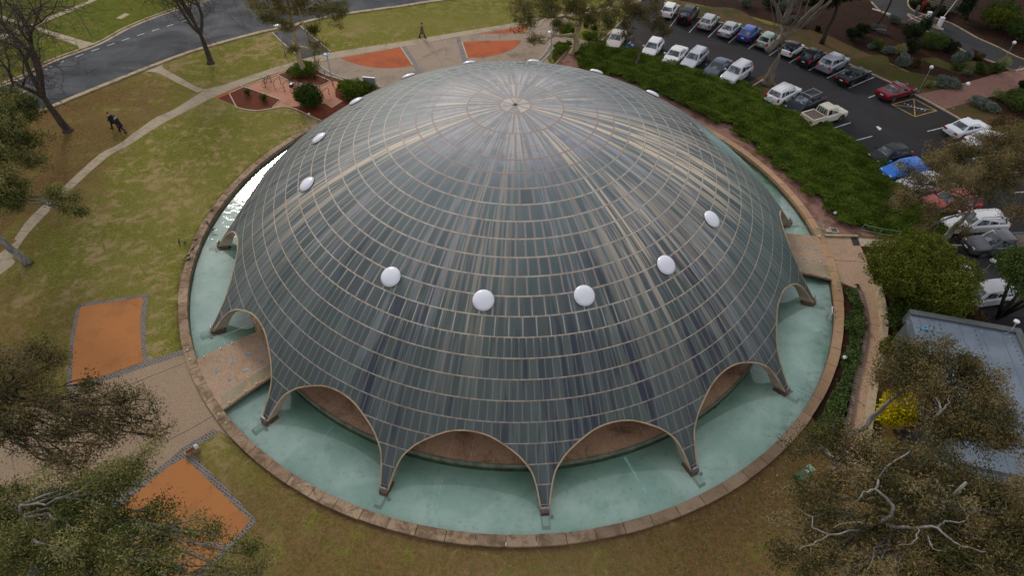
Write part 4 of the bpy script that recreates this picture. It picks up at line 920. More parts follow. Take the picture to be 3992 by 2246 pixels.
# big forked grey gum on the island in the car park
bx, by = G(2988, 328)
t = gum('forked_gum_tree', 'massive forked grey gum standing on the island between the two rows of cars', (bx, by), [(bx+.1, by, 1.5), (bx+.35, by+.1, 3.6)], 0.58,
    [(bx-2.5, by+1, 14, 3.2, 2.0), (bx+2, by+3, 15, 3.4, 2.0), (bx+5, by+1, 14, 3.0, 1.8), (bx-4, by+5, 13, 2.8, 1.8), (bx+6, by+6, 13, 3.0, 1.8)], LG, BG, 0.34, 0.07, 0.8, 24)
b = MB()
for q_ in ([P3(2990, 200, 3.6), P3(3048, 150, 5.0), P3(3055, 90, 6.0), P3(3012, 0, 8.5), (bx-2.0, by+1, 12.5)], [P3(3048, 150, 5.0), P3(3110, 95, 6.2), P3(3200, 10, 8.8), (bx+4, by+1, 12.5)], [P3(3055, 95, 5.9), P3(3080, 30, 7.4), P3(3088, -20, 8.8), (bx+1.5, by+2, 13)], [P3(3110, 95, 6.1), P3(3180, 60, 7.2), P3(3240, 0, 9)]):
    q2 = wig([np.array(p)-np.array([bx, by, GZ]) for p in q_], 3, .03, RNG); b.tube(q2, lin(.36, .13, len(q2)), 9)
b.ob('limb', BG, t, smooth=True)
# dark-trunked trees of the eastern garden
def darktree(label, pb, lean, H, r, blobs, seed, bk=BD, mat=LD, gname='dark_trunked_tree'):
    bx, by = G(*pb)
    return gum(gname, label, (bx, by), [(bx+lean[0]*.4, by+lean[1]*.4, H*.4), (bx+lean[0], by+lean[1], H)], r, [(bx+a, by+c_, z, R*1.15, R*.9) for a, c_, z, R in blobs], mat, bk, 0.36, 0.11, 1.1, seed, droop=.4, tw=6)
darktree('nearly black leaning trunk behind the black hatchback', (3203, 168), (.9, .6), 9, .26, [(-1.0, 1.2, 5.2, 1.7), (1.5, 2, 6.4, 2.2), (3, 4, 8, 2.6), (-2.5, 3.5, 7, 2.4), (0, 5, 10, 3)], 31)
darktree('thin dark leaning trunk near the silver-leaved shrub by the service road', (3405, 118), (1.6, .4), 10, .16, [(2, 1, 10, 2.4), (0, 3, 11, 2.6), (-3, 3, 9.5, 2.2)], 32)
darktree('thick leaning trunk standing beside the white boom gate box', (3610, 100), (2.0, .3), 11, .24, [(3, 1.5, 11, 2.6), (.5, 4, 12, 2.8), (5, 4, 11, 2.6)], 33)
darktree('broad dark tree at the top right corner above the clipped hedge', (3918, 50), (.8, .6), 8, .34, [(1, 3, 7.5, 2.4), (3.5, 1, 7, 2.2), (0, 5, 9, 2.6)], 34)
darktree('weeping dark blue-green tree left of the big hedge near the top right', (3765, 75), (.2, .5), 6, .2, [(-.6, .3, 3.4, 1.3), (-.8, .5, 5.0, 1.5), (.6, 1, 6, 1.8), (-.9, -.4, 2.2, .8)], 35)

# right-hand side
bx, by = G(3672, 940)
gum('spreading_gum_tree', 'wide rusty-leaved gum hanging over the red and white parked cars', (bx, by), [(bx+.2, by, 1.5), (bx+.5, by, 3.0), (bx+.9, by+.6, 5.0)], 0.26,
    blobs_px([(3500, 770, 4.6, 1.3, .8), (3560, 700, 5.2, 1.3, .9), (3640, 640, 6.2, 1.4, .9), (3740, 590, 6.6, 1.6, 1.0), (3850, 560, 6.8, 1.8, 1.0), (3700, 700, 6.5, 1.5, .9), (3800, 680, 6.8, 1.6, 1.0), (3900, 640, 7.0, 1.8, 1.1), (3610, 830, 4.6, .8, .6), (3720, 800, 5.8, .9, .7, .7), (3840, 760, 6.2, 1.2, .8, .8), (3930, 720, 6.6, 1.4, .9), (3970, 560, 7.5, 1.8, 1.1), (4030, 660, 7.5, 2.2, 1.2), (3960, 820, 6.0, 1.0, .7, .6), (3770, 880, 4.6, .7, .5, .5), (3600, 890, 3.8, .7, .5, .6)]), LG2, BP, 0.17, 0.04, 0.85, 41, tw=7)
def bush(name, label, cat, c, R, Rz, mat, n, L, Wd, seed, zc=None, lobes=7, group=None, bk=BD, up=0.3, trunk=0.0, dirsout=False):
    """dense rounded shrub or small tree: several overlapping leaf lobes over short stems"""
    rg = np.random.default_rng(seed); zc = Rz*0.9 if zc is None else zc
    t = thing(name, label, cat, (c[0], c[1], GZ), 0, group); b = MB()
    lob = [(np.zeros(3)+(0, 0, zc), 0.72)]
    for k in range(lobes):
        a = rg.uniform(0, 2*PI); rr3 = rg.uniform(.35, .62)
        lob.append((np.array([R*rr3*math.cos(a), R*rr3*math.sin(a), zc+Rz*rg.uniform(-.35, .5)]), rg.uniform(.34, .55)))
    Pp = []; Vl = []; D = []
    for lc, s_ in lob:
        m = int(n*s_*s_/sum(q_[1]**2 for q_ in lob)); d = rg.normal(size=(m, 3)); d /= np.linalg.norm(d, axis=1)[:, None]
        rr4 = rg.uniform(0.35, 1.03, m)**0.45; fl = 1+0.10*np.sin(d[:, 0]*9+lc[0]*5)+0.10*np.sin(d[:, 1]*11+d[:, 2]*7)
        q_ = lc+d*np.array([R*s_, R*s_, Rz*s_*1.05])*(rr4*fl)[:, None]
        clump = np.sin(q_[:, 0]*5.1+q_[:, 2]*3)*np.sin(q_[:, 1]*4.7-q_[:, 2]*2)
        Pp.append(q_); Vl.append(np.clip(0.45+0.25*clump+rg.normal(size=m)*.2, 0, 1)); D.append(d)
        b.tube([(0, 0, -.03), tuple(lc*np.array([.5, .5, .45])), tuple(lc)], [max(.04, trunk), max(.03, trunk*.6), .015], 6)
    Pp = np.concatenate(Pp); Vl = np.concatenate(Vl); D = np.concatenate(D)
    keep = Pp[:, 2] > (0.02 if trunk == 0 else 0.5); Pp, Vl, D = Pp[keep], Vl[keep], D[keep]
    Vv, Q, Vl = leafquads(Pp, Vl, L, Wd, up=up, dirs=D if dirsout else None, jit=.6)
    b.ob('stem', bk, t, smooth=True); fastmesh('foliage', Vv, Q, Vl, mat, t); return t
bush('bushy_tree', 'dense olive-green round-headed tree at the end of the right forecourt', 'tree', G(3500, 1225), 4.0, 2.3, LO, 75000, .15, .075, 51, zc=3.4, lobes=13, trunk=.16)
bush('bushy_tree', 'dark green lower tree just beneath the olive round-headed tree', 'tree', G(3560, 1330), 2.6, 1.7, LS, 22000, .16, .075, 52, zc=2.2, lobes=9, trunk=.12)
bush('small_tree', 'dark leafy tree with a thin black trunk at the right edge', 'tree', G(3888, 1242), 3.0, 1.8, LS, 24000, .16, .08, 53, zc=5.0, lobes=10, trunk=.12)
bush('shrub', 'brownish shrub between the olive round-headed tree and the metal roof', 'shrub', G(3720, 1255), 1.6, 1.0, LBR, 4000, .2, .08, 54)
bush('shrub', 'lime-green shrub beside the metal roof, above the yellow wattle', 'shrub', G(3480, 1400), 1.25, 1.0, LO, 4500, .2, .09, 55)
bush('wattle_bush', 'bright yellow flowering wattle beside the curved ramp', 'bush', G(3468, 1655), 1.4, 1.7, LY, 13000, .13, .09, 56, zc=2.0, lobes=10)
bush('shrub', 'yellowish shrub at the right edge below the roof corner', 'shrub', G(3975, 1420), 1.2, 1.0, LO, 3000, .2, .09, 57)
bx, by = 22.0, -20.2
gum('gum_tree', 'rust-tinged gum spreading over the metal roof on the right', (bx-2.8, by+1.3), [(bx-2.9, by+1.2, 2.5), (bx-2.2, by+1.4, 5.0), (bx-.6, by+1.9, 7.2)], 0.2,
    blobs_px([(3500, 1400, 7.6, .8, .6), (3560, 1370, 8.0, 1.2, .8), (3660, 1400, 8.2, 1.2, .8), (3420, 1480, 7.2, .5, .4, .6), (3560, 1480, 7.8, 1.1, .8), (3620, 1500, 8.2, 1.1, .8), (3760, 1440, 8.2, 1.1, .7), (3830, 1500, 8.2, 1.1, .7, .8), (3730, 1560, 8.0, 1.2, .8), (3840, 1600, 8.0, 1.2, .8), (3600, 1620, 7.6, 1.2, .8), (3700, 1680, 7.6, 1.3, .9), (3810, 1700, 7.8, 1.3, .9), (3920, 1640, 8.0, 1.1, .8), (3890, 1740, 7.6, 1.0, .7)]), LG2, BP, 0.16, 0.038, 1.0, 61, tw=8, limbs=[('R', .13, [(1650, -80, 7.8), (1790, -250, 8.9), (1770, -330, 9.0), (1740, -400, 8.6)]), ('R', .08, [(1790, -250, 8.9), (1870, -330, 9.1), (1850, -420, 8.8)]), ('R', .06, [(1650, -80, 7.8), (1900, -100, 8.6), (2110, -140, 8.8)])])
bx, by = 16.6, -27.6
gum('gum_tree', 'huge rusty gum with pale twisting limbs filling the bottom right corner', (bx, by), [(bx+.1, by+.3, 3.0), (bx+.4, by+.8, 5.5), (bx+1.0, by+1.6, 7.5), (bx+1.6, by+2.2, 9.5)], 0.36,
    blobs_px([(3160, 1720, 7.6, .9, .6, .85), (3260, 1690, 7.6, .9, .6, .8), (3380, 1760, 8.1, 1.2, .8, .85), (3500, 1790, 8.3, 1.2, .8, .85), (3640, 1830, 8.5, 1.3, .9, .85), (3780, 1900, 8.5, 1.3, .9, .85), (3900, 1960, 8.5, 1.2, .8, .85), (3250, 1830, 8.1, 1.0, .7, .8), (3120, 1900, 7.7, .9, .6, .7), (3200, 1990, 8.1, 1.0, .7, .7), (3370, 1900, 8.7, 1.1, .8, .85), (3520, 1930, 8.9, 1.2, .8, .85), (3660, 1990, 8.9, 1.2, .8, .85), (3820, 2060, 8.7, 1.2, .8, .85), (3950, 2100, 8.5, 1.2, .8, .85), (3100, 2080, 7.5, .9, .6, .6), (3240, 2120, 7.9, 1.0, .7, .85), (3420, 2100, 8.1, 1.1, .7, .85), (3560, 2130, 8.5, 1.2, .8, .85), (3720, 2180, 8.5, 1.2, .8, .85), (3900, 2220, 8.3, 1.3, .9, .85), (3160, 2220, 7.7, .9, .7, .8), (3320, 2240, 7.9, 1.0, .8, .85), (3520, 2260, 8.1, 1.3, .9, .85), (3700, 2300, 8.1, 1.4, .9, .85), (4030, 2000, 8.3, 1.4, .9, .85), (4040, 2200, 8.1, 1.5, 1, .85), (3060, 2180, 6.9, .7, .5, .6)]), LG2, BP, 0.16, 0.038, 1.0, 62, tw=8, limbs=[
    ('R', .17, [(870, 1440, 6.0), (920, 1290, 6.6), (940, 1060, 7.4), (1110, 900, 8.4), (1190, 860, 8.9), (1290, 800, 9.3), (1300, 700, 9.6), (1200, 600, 9.8), (1120, 540, 9.8), (1150, 430, 9.6), (1250, 300, 9.4), (1500, 120, 9.2)]),
    ('R', .12, [(1190, 870, 8.8), (1400, 920, 9.2), (1560, 930, 9.5), (1760, 930, 9.8), (1900, 1050, 9.8), (2000, 1120, 9.8), (2250, 1170, 9.6)]),
    ('R', .07, [(1760, 930, 9.8), (1830, 860, 9.9), (2030, 860, 10), (2080, 790, 10)]), ('R', .08, [(1150, 890, 8.6), (950, 870, 9.0), (700, 930, 9.2)]),
    ('R', .16, [(600, 1150, 6.8), (740, 1060, 7.6), (850, 960, 8.2), (1000, 960, 8.6)]), ('R', .07, [(1000, 960, 8.6), (650, 1000, 9.0), (490, 1100, 9.2), (350, 1150, 9.2)]),
    ('R', .05, [(650, 1000, 9.0), (480, 930, 9.0), (490, 820, 9.0), (310, 720, 8.8)]), ('R', .06, [(1120, 540, 9.8), (1000, 560, 9.8), (950, 650, 9.6), (860, 690, 9.4)]), ('R', .05, [(1550, 930, 9.6), (1550, 1040, 9.8), (1450, 1100, 9.8), (1360, 1100, 9.7)]), ('R', .05, [(1660, 1010, 9.6), (1710, 1140, 9.8), (1820, 1160, 9.9)])])
# left-hand side
bx, by = G(112, 1030)
gum('leaning_gum_tree', 'smooth white-trunked gum leaning out over the footpath at the left edge', (bx, by), [(bx-.9, by+.3, 2.0), (bx-1.8, by+.6, 4.3), (bx-2.2, by+1.0, 8.0)], 0.3,
    blobs_px([(60, 400, 8.5, 1.6, 1.1), (20, 470, 8.6, 1.6, 1.1), (100, 450, 7.6, 1.0, .8), (60, 560, 7.6, 1.4, 1.0), (120, 590, 6.8, 1.0, .8), (10, 600, 8, 1.4, 1.0), (20, 780, 6.8, 1.1, .7), (90, 780, 6.4, .8, .6), (240, 770, 6.0, .55, .5, 1.2), (285, 790, 5.8, .5, .45, 1.2), (310, 825, 5.6, .4, .4, 1.2), (40, 700, 7.4, .8, .6, .6), (-80, 480, 9, 2, 1.4), (-90, 700, 8, 1.8, 1.2)]), LG3, BP, 0.2, 0.05, 1.1, 71, tw=9)
bx, by = -27.5, -22.5
gum('gum_tree', 'dark-limbed gum covering the left forecourt below the orange gravel bed', (bx, by), [(bx+.3, by+.4, 2.5), (bx+1.0, by+1.0, 4.6), (bx+1.8, by+1.6, 6.4)], 0.3,
    blobs_px([(150, 1380, 6.8, .9, .6), (230, 1400, 6.6, .7, .5), (60, 1440, 7.0, 1.1, .7), (40, 1540, 7.2, 1.2, .8), (150, 1510, 7.4, 1.1, .8), (250, 1560, 7.6, 1.0, .7), (380, 1490, 7.2, .6, .4), (340, 1600, 7.8, 1.1, .8), (450, 1570, 7.6, .8, .6), (530, 1550, 7.4, .6, .5), (480, 1650, 7.6, .8, .6), (590, 1640, 7.2, .55, .45), (590, 1690, 7.0, .5, .4), (120, 1650, 7.6, 1.1, .8), (30, 1680, 7.4, 1.1, .8), (240, 1690, 7.8, 1.0, .7), (350, 1720, 7.8, .9, .7), (200, 1800, 7.2, .8, .5, .8), (-40, 1600, 7.6, 1.4, .9), (-60, 1420, 7.4, 1.4, .9), (300, 1820, 7.2, .7, .5)]), LG, BD, 0.15, 0.036, 0.75, 72, tw=7)
bx, by = -20.0, -30.0
gum('gum_tree', 'green gum with pale forks spreading across the bottom left corner', (bx, by), [(bx+.3, by+.6, 3.0), (bx+.8, by+1.5, 5.5), (bx+1.3, by+2.3, 7.6), (bx+1.6, by+2.9, 9.4)], 0.34,
    blobs_px([(380, 1870, 9.0, .9, .6), (470, 1830, 9.2, .8, .6), (550, 1800, 9.2, .6, .45, .8), (430, 1900, 9.4, .9, .7), (560, 1890, 9.0, .6, .5), (300, 1960, 9.2, 1.0, .7), (180, 1940, 8.8, 1.0, .7), (60, 1960, 8.8, 1.1, .8), (250, 2060, 9.4, 1.0, .7), (120, 2080, 9.2, 1.1, .8), (380, 2050, 9.4, .9, .7), (480, 2080, 9.4, .8, .6, .8), (580, 2050, 8.8, .6, .5, .8), (650, 2010, 8.6, .4, .35, .7), (620, 2100, 8.8, .7, .5, .8), (730, 2080, 8.6, .5, .4, .6), (820, 2070, 8.4, .55, .45, .7), (600, 2190, 9.0, .8, .6), (480, 2180, 9.4, .9, .7), (340, 2170, 9.4, 1.0, .7), (200, 2190, 9.2, 1.1, .8), (50, 2200, 9.0, 1.2, .8), (700, 2210, 8.8, .7, .5), (960, 2150, 8.2, .4, .35, .6), (900, 2220, 8.2, .5, .4, .6), (1000, 2250, 8.0, .5, .4), (-60, 2060, 9, 1.4, .9), (400, 2290, 9, 1.3, .9), (800, 2300, 8.4, 1.0, .7)]), LG3, BP, 0.155, 0.038, 0.85, 73, tw=8, limbs=[('L', .07, [(1180, 640, 8.0), (1120, 800, 8.8), (1060, 930, 9.2)]), ('L', .06, [(240, 1380, 9.0), (360, 1350, 9.4), (440, 1290, 9.6), (560, 1270, 9.6)]), ('L', .05, [(560, 1240, 9.5), (480, 1190, 9.6), (420, 1120, 9.5)]), ('L', .05, [(1200, 1200, 9.2), (1120, 1100, 9.4)]), ('L', .06, [(1250, 1350, 8.6), (1330, 1180, 9.0), (1400, 1090, 9.0)]), ('L', .04, [(1720, 1448, 7.6), (1850, 1330, 8.2), (1880, 1280, 8.4)])])

# shrubs round the bicycle bay
bush('shrub', 'large round dark green shrub hiding the end of the bicycle racks', 'shrub', G(1215, 415), 1.75, 1.15, LS, 9000, .2, .08, 81, lobes=9, dirsout=True)
bush('spreading_shrub', 'flat-topped dark green shrub in front of the grey sign slab', 'shrub', G(1385, 370), 2.1, .95, LJ, 9000, .22, .07, 82, lobes=9, dirsout=True)
bush('spreading_shrub', 'low dark green shrub at the foot of the cream-trunked gum', 'shrub', G(1195, 285), 2.0, .55, LJ, 6000, .2, .07, 83, lobes=9, dirsout=True)
bush('small_shrub', 'small blue-green tuft on the left end of the red mulch bed', 'shrub', G(968, 370), .42, .4, LS, 900, .1, .04, 84, lobes=4)
bush('small_shrub', 'blue-green tuft near the middle of the red mulch bed', 'shrub', G(1026, 393), .5, .42, LS, 1100, .1, .04, 85, lobes=4)
bush('small_shrub', 'pale green tuft right of the cream gum trunk', 'shrub', G(1229, 306), .32, .3, LO, 500, .1, .03, 86, lobes=3)
# planting by the plaza and in the eastern garden
for (lab, px, R, Rz, mt, n_) in (
    ('bright green mound of juniper beside the crooked gum trunk', (2215, 125), 1.3, .5, LJ, 3500), ('low green mound along the walkway behind the crooked gum', (2305, 150), 1.2, .4, LJ, 2500),
    ('small green mound in the bark bed left of the beige car', (2320, 115), .6, .35, LS, 900), ('green clump at the corner of the bark bed by the parking sign', (2370, 95), .7, .4, LS, 1000), ('small green clump next to the plaza in the bark bed', (2285, 105), .45, .3, LS, 700)):
    bush('low_shrub', lab, 'shrub', G(*px), R, Rz, mt, n_, .18, .06, int(px[0]), dirsout=True)
for (nm, lab, ex, ey, R, Rz, mt) in (
    ('grey_shrub', 'silver-grey shrub beside the thin leaning trunk near the service road', 665, 320, .95, .6, LGR),
    ('grey_shrub', 'round silver-grey shrub on the lawn edge behind the black sedan', 800, 960, 1.0, .75, LGR),
    ('grey_shrub', 'tall round silver-grey shrub between garden path and service road', 1625, 900, .95, .85, LGR),
    ('grey_shrub', 'long low silver-grey shrub where the garden meets the brick walk', 1460, 1240, 1.4, .45, LGR),
    ('grey_shrub', 'loose silver-grey shrub left of the yellow grass clump', 580, 770, .85, .5, LGR),
    ('grey_shrub', 'tiny silver-grey shrub on the small lawn by the brick walk', 1755, 1085, .4, .3, LGR),
    ('grey_shrub', 'thin silver-grey shrub beside the green bush at the garden left', 340, 700, .5, .3, LGR),
    ('grass_clump', 'tall yellow-green grass clump above the round silver shrub', 750, 780, .75, .75, LYG),
    ('grass_clump', 'yellow-green clump at the foot of the nearest globe lamp', 1180, 1260, .6, .45, LYG),
    ('grass_clump', 'pale yellow clump around the far globe lamp', 2260, 980, .75, .7, LYG),
    ('dark_shrub', 'dark shrub under the nearly black leaning trunk', 200, 520, 1.1, .9, LD),
    ('dark_shrub', 'dark bush left of the park bench', 60, 560, 1.2, .8, LD),
    ('dark_shrub', 'dark bush just below the lowered boom arm', 880, 560, 1.4, 1.0, LD),
    ('dark_shrub', 'tall dark shrub beside the boom gate island', 1080, 480, .9, 1.2, LD),
    ('dark_shrub', 'big dark-green shrub along the inner side of the service road', 1240, 700, 1.5, 1.0, LS),
    ('dark_shrub', 'black-green shrub next to the tall silver shrub', 1480, 740, 1.2, .8, LD),
    ('dark_shrub', 'dark shrub behind the yellow grass clump', 930, 740, 1.2, .7, LD),
    ('dark_shrub', 'green shrub left of the loose silver shrub', 430, 680, .85, .6, LS),
    ('dark_shrub', 'dark green shrub at the foot of the tall silver shrub', 1570, 1000, .8, .5, LS),
    ('dark_shrub', 'dark shrub in the middle of the bed by the brick walk', 1920, 1050, .8, .6, LS),
    ('dark_shrub', 'dark shrub at the foot of the far globe lamp', 2140, 1040, .85, .65, LS),
    ('dark_shrub', 'brown-black shrub on the far side of the tall silver shrub', 1850, 830, 1.0, .5, LBR),
    ('dark_shrub', 'reddish-brown shrub right of the round silver shrub', 990, 970, .6, .5, LBR),
    ('dark_shrub', 'small dark shrub behind the lifted boom box', 1320, 200, 1.2, .5, LD),
    ('dark_shrub', 'low dark shrub on the near side of the lattice fence', 1030, 110, 1.3, .45, LD)):
    bush(nm, lab, 'shrub', E(ex, ey)[0], R, Rz, mt, int(1500*R*R+900), .17, .07 if mt is not LYG else .025, int(ex+ey), dirsout=mt in (LYG, LGR, LD))
for (lab, ex, ey, R, Rz, mt) in (('broad clipped green hedge mound at the top right', 2130, 400, 2.4, 1.3, LO), ('dark green hedge at the right edge of the service road', 2480, 560, 2.2, 1.2, LS), ('hedge clump behind the broad clipped mound', 2250, 230, 2.2, 1.1, LS)):
    bush('hedge', lab, 'hedge', E(ex, ey)[0], R, Rz, mt, 7000, .2, .1, int(ex), lobes=10)
bush('grey_shrub', 'low silver-grey spreading shrub right of the nearer brick walk lamp', 'shrub', F('A4', 2160, 1070)[0], 1.6, .4, LGR, 3500, .15, .06, 91, dirsout=True)
bush('grass_clump', 'pale yellow clump beside the brick walk on its near side', 'shrub', F('A4', 2300, 985)[0], .8, .5, LYG, 1500, .2, .03, 92, dirsout=True)
bush('dark_shrub', 'olive shrub between brick walk and right image edge', 'shrub', F('A4', 2480, 1080)[0], 2.2, .8, LS, 6000, .18, .08, 93)
bush('dark_shrub', 'small dark shrub on the brick walk edge at the far right', 'shrub', F('A4', 2560, 900)[0], .7, .6, LD, 1500, .17, .07, 94)
bush('dark_shrub', 'brown leafy bush behind the white coupe at the right edge', 'shrub', F('A4', 2440, 1330)[0], 2.0, .8, LBR, 5000, .18, .07, 95)
for lab, px, R, Rz in (('low dark shrub on the bank beside the car park top corner', (3010, 30), 1.4, .8), ('grey-green shrub by the lawn above the blue hatchback', (2905, 22), 1.2, .8), ('dark green shrub above the silver sedan', (3060, 45), 1.2, .9), ('small green shrub beside the forked gum', (3185, 118), .4, .35), ('silver shrub behind the forked gum', (3095, 90), .75, .6)):
    bush('shrub', lab, 'shrub', G(*px), R, Rz, LGR if 'grey' in lab or 'silver' in lab else LD, 2200, .18, .07, int(px[0]))

# clipped hedge strip beside the ramp, juniper bank, lawn litter
def inside(P, x, y):
    P = np.array(P); x0, y0 = P[:, 0], P[:, 1]; x1, y1 = np.roll(x0, -1), np.roll(y0, -1); r_ = np.zeros(len(x), bool)
    for a, b_, c_, d_ in zip(x0, y0, x1, y1):
        if b_ == d_: continue
        m = ((b_ > y) != (d_ > y)) & (x < (c_-a)*(y-b_)/(d_-b_)+a); r_ ^= m
    return r_
def carpet(name, P, n, hfun, L, Wd, mat, seed, up=.6, core=None):
    rg = np.random.default_rng(seed); A = np.array(P); lo, hi_ = A.min(0), A.max(0)
    x = rg.uniform(lo[0], hi_[0], n); y = rg.uniform(lo[1], hi_[1], n)
    ed = 0.25*np.sin(x*2.1+y)+0.22*np.sin(y*2.7-x*1.3)+.15*np.sin(x*6+y*5)
    k = inside(P, x+ed, y+ed[::1]); x, y = x[k], y[k]; h = hfun(x, y)
    z = GZ+h*rg.uniform(0.45, 1.0, len(x))**0.5
    C = np.stack([x, y, z], 1); cl = np.sin(x*2.3+np.sin(y*1.7)*2)*np.sin(y*2.1+x*.7)
    dirs = np.stack([np.cos(x*1.3+y*2), np.sin(y*1.7-x), np.full(len(x), .2)], 1)
    Vv, Q, val = leafquads(C, np.clip(.45+.22*cl+rg.normal(size=len(x))*.2, 0, 1), L, Wd, up=up, dirs=dirs, jit=.8)
    o = fastmesh(name, Vv, Q, val, mat)
    if core is not None:                                 # matted inner growth under the outer sprays
        gx = np.arange(lo[0], hi_[0], .45); gy = np.arange(lo[1], hi_[1], .45); X, Y = np.meshgrid(gx, gy, indexing='ij')
        I = inside(P, X.ravel(), Y.ravel()).reshape(X.shape); Hh = np.where(I, hfun(X, Y)*.62, 0)+GZ
        vs = [(X[i, j], Y[i, j], Hh[i, j]) for i in range(len(gx)) for j in range(len(gy))]; m_ = len(gy)
        fs = [(i*m_+j, (i+1)*m_+j, (i+1)*m_+j+1, i*m_+j+1) for i in range(len(gx)-1) for j in range(m_-1) if I[i, j] and I[i+1, j] and I[i, j+1] and I[i+1, j+1]]
        b = MB(); b.add(vs, fs, 0, .3); m2 = b.me('c', mat)
        bm = bmesh.new(); bm.from_mesh(m2); bm.from_mesh(o.data)
        # keep the per-face tint when merging
        bm.to_mesh(o.data); bm.free(); bpy.data.meshes.remove(m2)
    return o
jun = F('A3', 835, 455, 1250, 525, 1500, 590, 1640, 670, 2100, 800, 2350, 870, 2576, 1020)+F('A4', 160, 1090, 370, 1180, 560, 1290, 740, 1380, 860, 1448)+F('B4', 1000, 100, 1200, 200, 1260, 380, 1420, 520, 1740, 700, 1840, 900, 1560, 1000, 1200, 930, 1000, 880, 850, 850, 700, 775, 580, 650, 560, 590, 390, 510, 200, 330, 0, 170)+F('A3', 2330, 1420, 2230, 1380, 2190, 1290, 2000, 1215, 1800, 1140, 1700, 1080, 1500, 990, 1350, 900, 1000, 780, 620, 690, 640, 620, 640, 500)
hj = lambda x, y: 0.6+0.16*np.sin(x*1.1+.5*y)*np.sin(y*.9-.3*x)+0.09*np.sin(x*2.6)*np.sin(y*2.9)+.12*np.sin(x*.35+y*.3)
o = carpet('juniper', jun, 520000, hj, .21, .055, LJ, 101, core=1); tag(o, kind='stuff')
o['label'] = 'dark green juniper ground cover on the bank below the car park'; o['category'] = 'ground cover'
jun2 = F('A3', 440, 440, 590, 445, 585, 480, 520, 520, 440, 590, 420, 640, 395, 600, 400, 520)
o = carpet('juniper', jun2, 9000, lambda x, y: .45+.1*np.sin(x*3+y), .28, .07, LJ, 102, core=1); tag(o, kind='stuff'); o['label'] = 'small patch of juniper beside the plaza lamp'; o['category'] = 'ground cover'
hs = F('C4', 800, -10, 895, 0, 935, 200, 950, 350, 935, 560, 900, 760, 850, 900, 800, 1120, 760, 1330, 700, 1448)+F('D4', 600, 180, 420, 0)+F('C4', 500, 1330, 640, 1080, 740, 820, 770, 640, 795, 400, 800, 200)
o = carpet('hedge_strip', hs, 60000, lambda x, y: .42+.05*np.sin(x*4)*np.sin(y*4), .14, .09, leafmat('ivy_leaves', [(0.03, 0.055, 0.014), (0.08, 0.125, 0.03), (0.14, 0.2, 0.055), (0.19, 0.25, 0.08)]), 103, up=.2, core=1)
tag(o, kind='stuff'); o['label'] = 'strip of low leafy ground cover between coping and ramp'; o['category'] = 'ground cover'
# fallen leaves and twigs
rg = np.random.default_rng(5); C = []
for (px, py, n_, sx, sy) in ((400, 330, 900, 7, 4), (60, 700, 900, 5, 7), (150, 1250, 700, 6, 7), (3150, 1850, 900, 4, 4), (2700, 2100, 260, 6, 2.5), (900, 2050, 260, 5, 2), (1250, 2150, 200, 6, 2), (420, 760, 300, 7, 6), (3300, 1980, 500, 4, 4)):
    c0 = G(px, py); C.append(np.stack([c0[0]+rg.normal(size=n_)*sx, c0[1]+rg.normal(size=n_)*sy, np.full(n_, GZ+.02)], 1))
C = np.concatenate(C); C = C[np.hypot(C[:, 0], C[:, 1]) > 25]
Vv, Q, val = leafquads(C, rg.random(len(C)), .16, .05, dirs=np.zeros((len(C), 3)), jit=1.0)
Vv[:, 2] = np.clip(Vv[:, 2], GZ+.008, GZ+.05)
o = fastmesh('fallen_leaves', Vv, Q, val, leafmat('dead_leaves', [(0.09, 0.05, 0.03), (0.18, 0.11, 0.07), (0.3, 0.24, 0.2), (0.36, 0.32, 0.3)])); tag(o, kind='stuff'); o['label'] = 'fallen leaves and bark scattered over the lawn'; o['category'] = 'leaf litter'
n_ = 700; a_ = rg.uniform(0, 2*PI, n_); r_ = rg.uniform(20.6, 24.1, n_); C = np.stack([r_*np.cos(a_), r_*np.sin(a_), np.where(rg.random(n_) < .25, .004, -.345)], 1)
Vv, Q, val = leafquads(C, rg.random(n_), .10, .035, dirs=np.zeros((n_, 3)), jit=1.0); Vv[:, 2] = np.repeat(C[:, 2], 4)+rg.uniform(0, .006, 4*n_)
o = fastmesh('pool_leaves', Vv, Q, val, leafmat('sodden_leaves', [(0.03, 0.04, 0.03), (0.06, 0.07, 0.04), (0.12, 0.11, 0.05), (0.2, 0.13, 0.08)])); tag(o, kind='stuff'); o['label'] = 'sodden leaves lying in the moat'; o['category'] = 'leaf litter'
# ------------------------------------------------------------------ cars
PAINT = {}
def paint(c, metal=0.0):
    k = (c, metal)
    if k not in PAINT:
        g = NG('car_paint'); dk_ = max(c) < .08; PAINT[k] = g.pbr(c, 0.3, metal, 0.18 if dk_ else 0.35, coat=0.15 if dk_ else 0.4, Coat_Roughness=0.05)
    return PAINT[k]
_b = MB(); My = Matrix.Rotation(PI/2, 4, 'X')
_b.lathe([(0.2, -0.1), (0.3, -0.1), (0.325, -0.06), (0.325, 0.06), (0.3, 0.1), (0.2, 0.1)], 22, My); TYRE = _b.me('tyre', M['rubber'], ang=40)
_b = MB(); _b.lathe([(0.205, -0.085), (0.205, 0.085), (0.17, 0.1), (0.16, 0.07), (0.05, 0.075), (0.04, 0.1)], 18, My)
for q_ in range(5): _b.box(-.02, .02, -.105, -.075, .03, .18, Matrix.Rotation(q_*2*PI/5, 4, 'Y')); _b.box(-.02, .02, .075, .105, .03, .18, Matrix.Rotation(q_*2*PI/5, 4, 'Y'))
RIM = _b.me('rim', M['alloy'], ang=40)
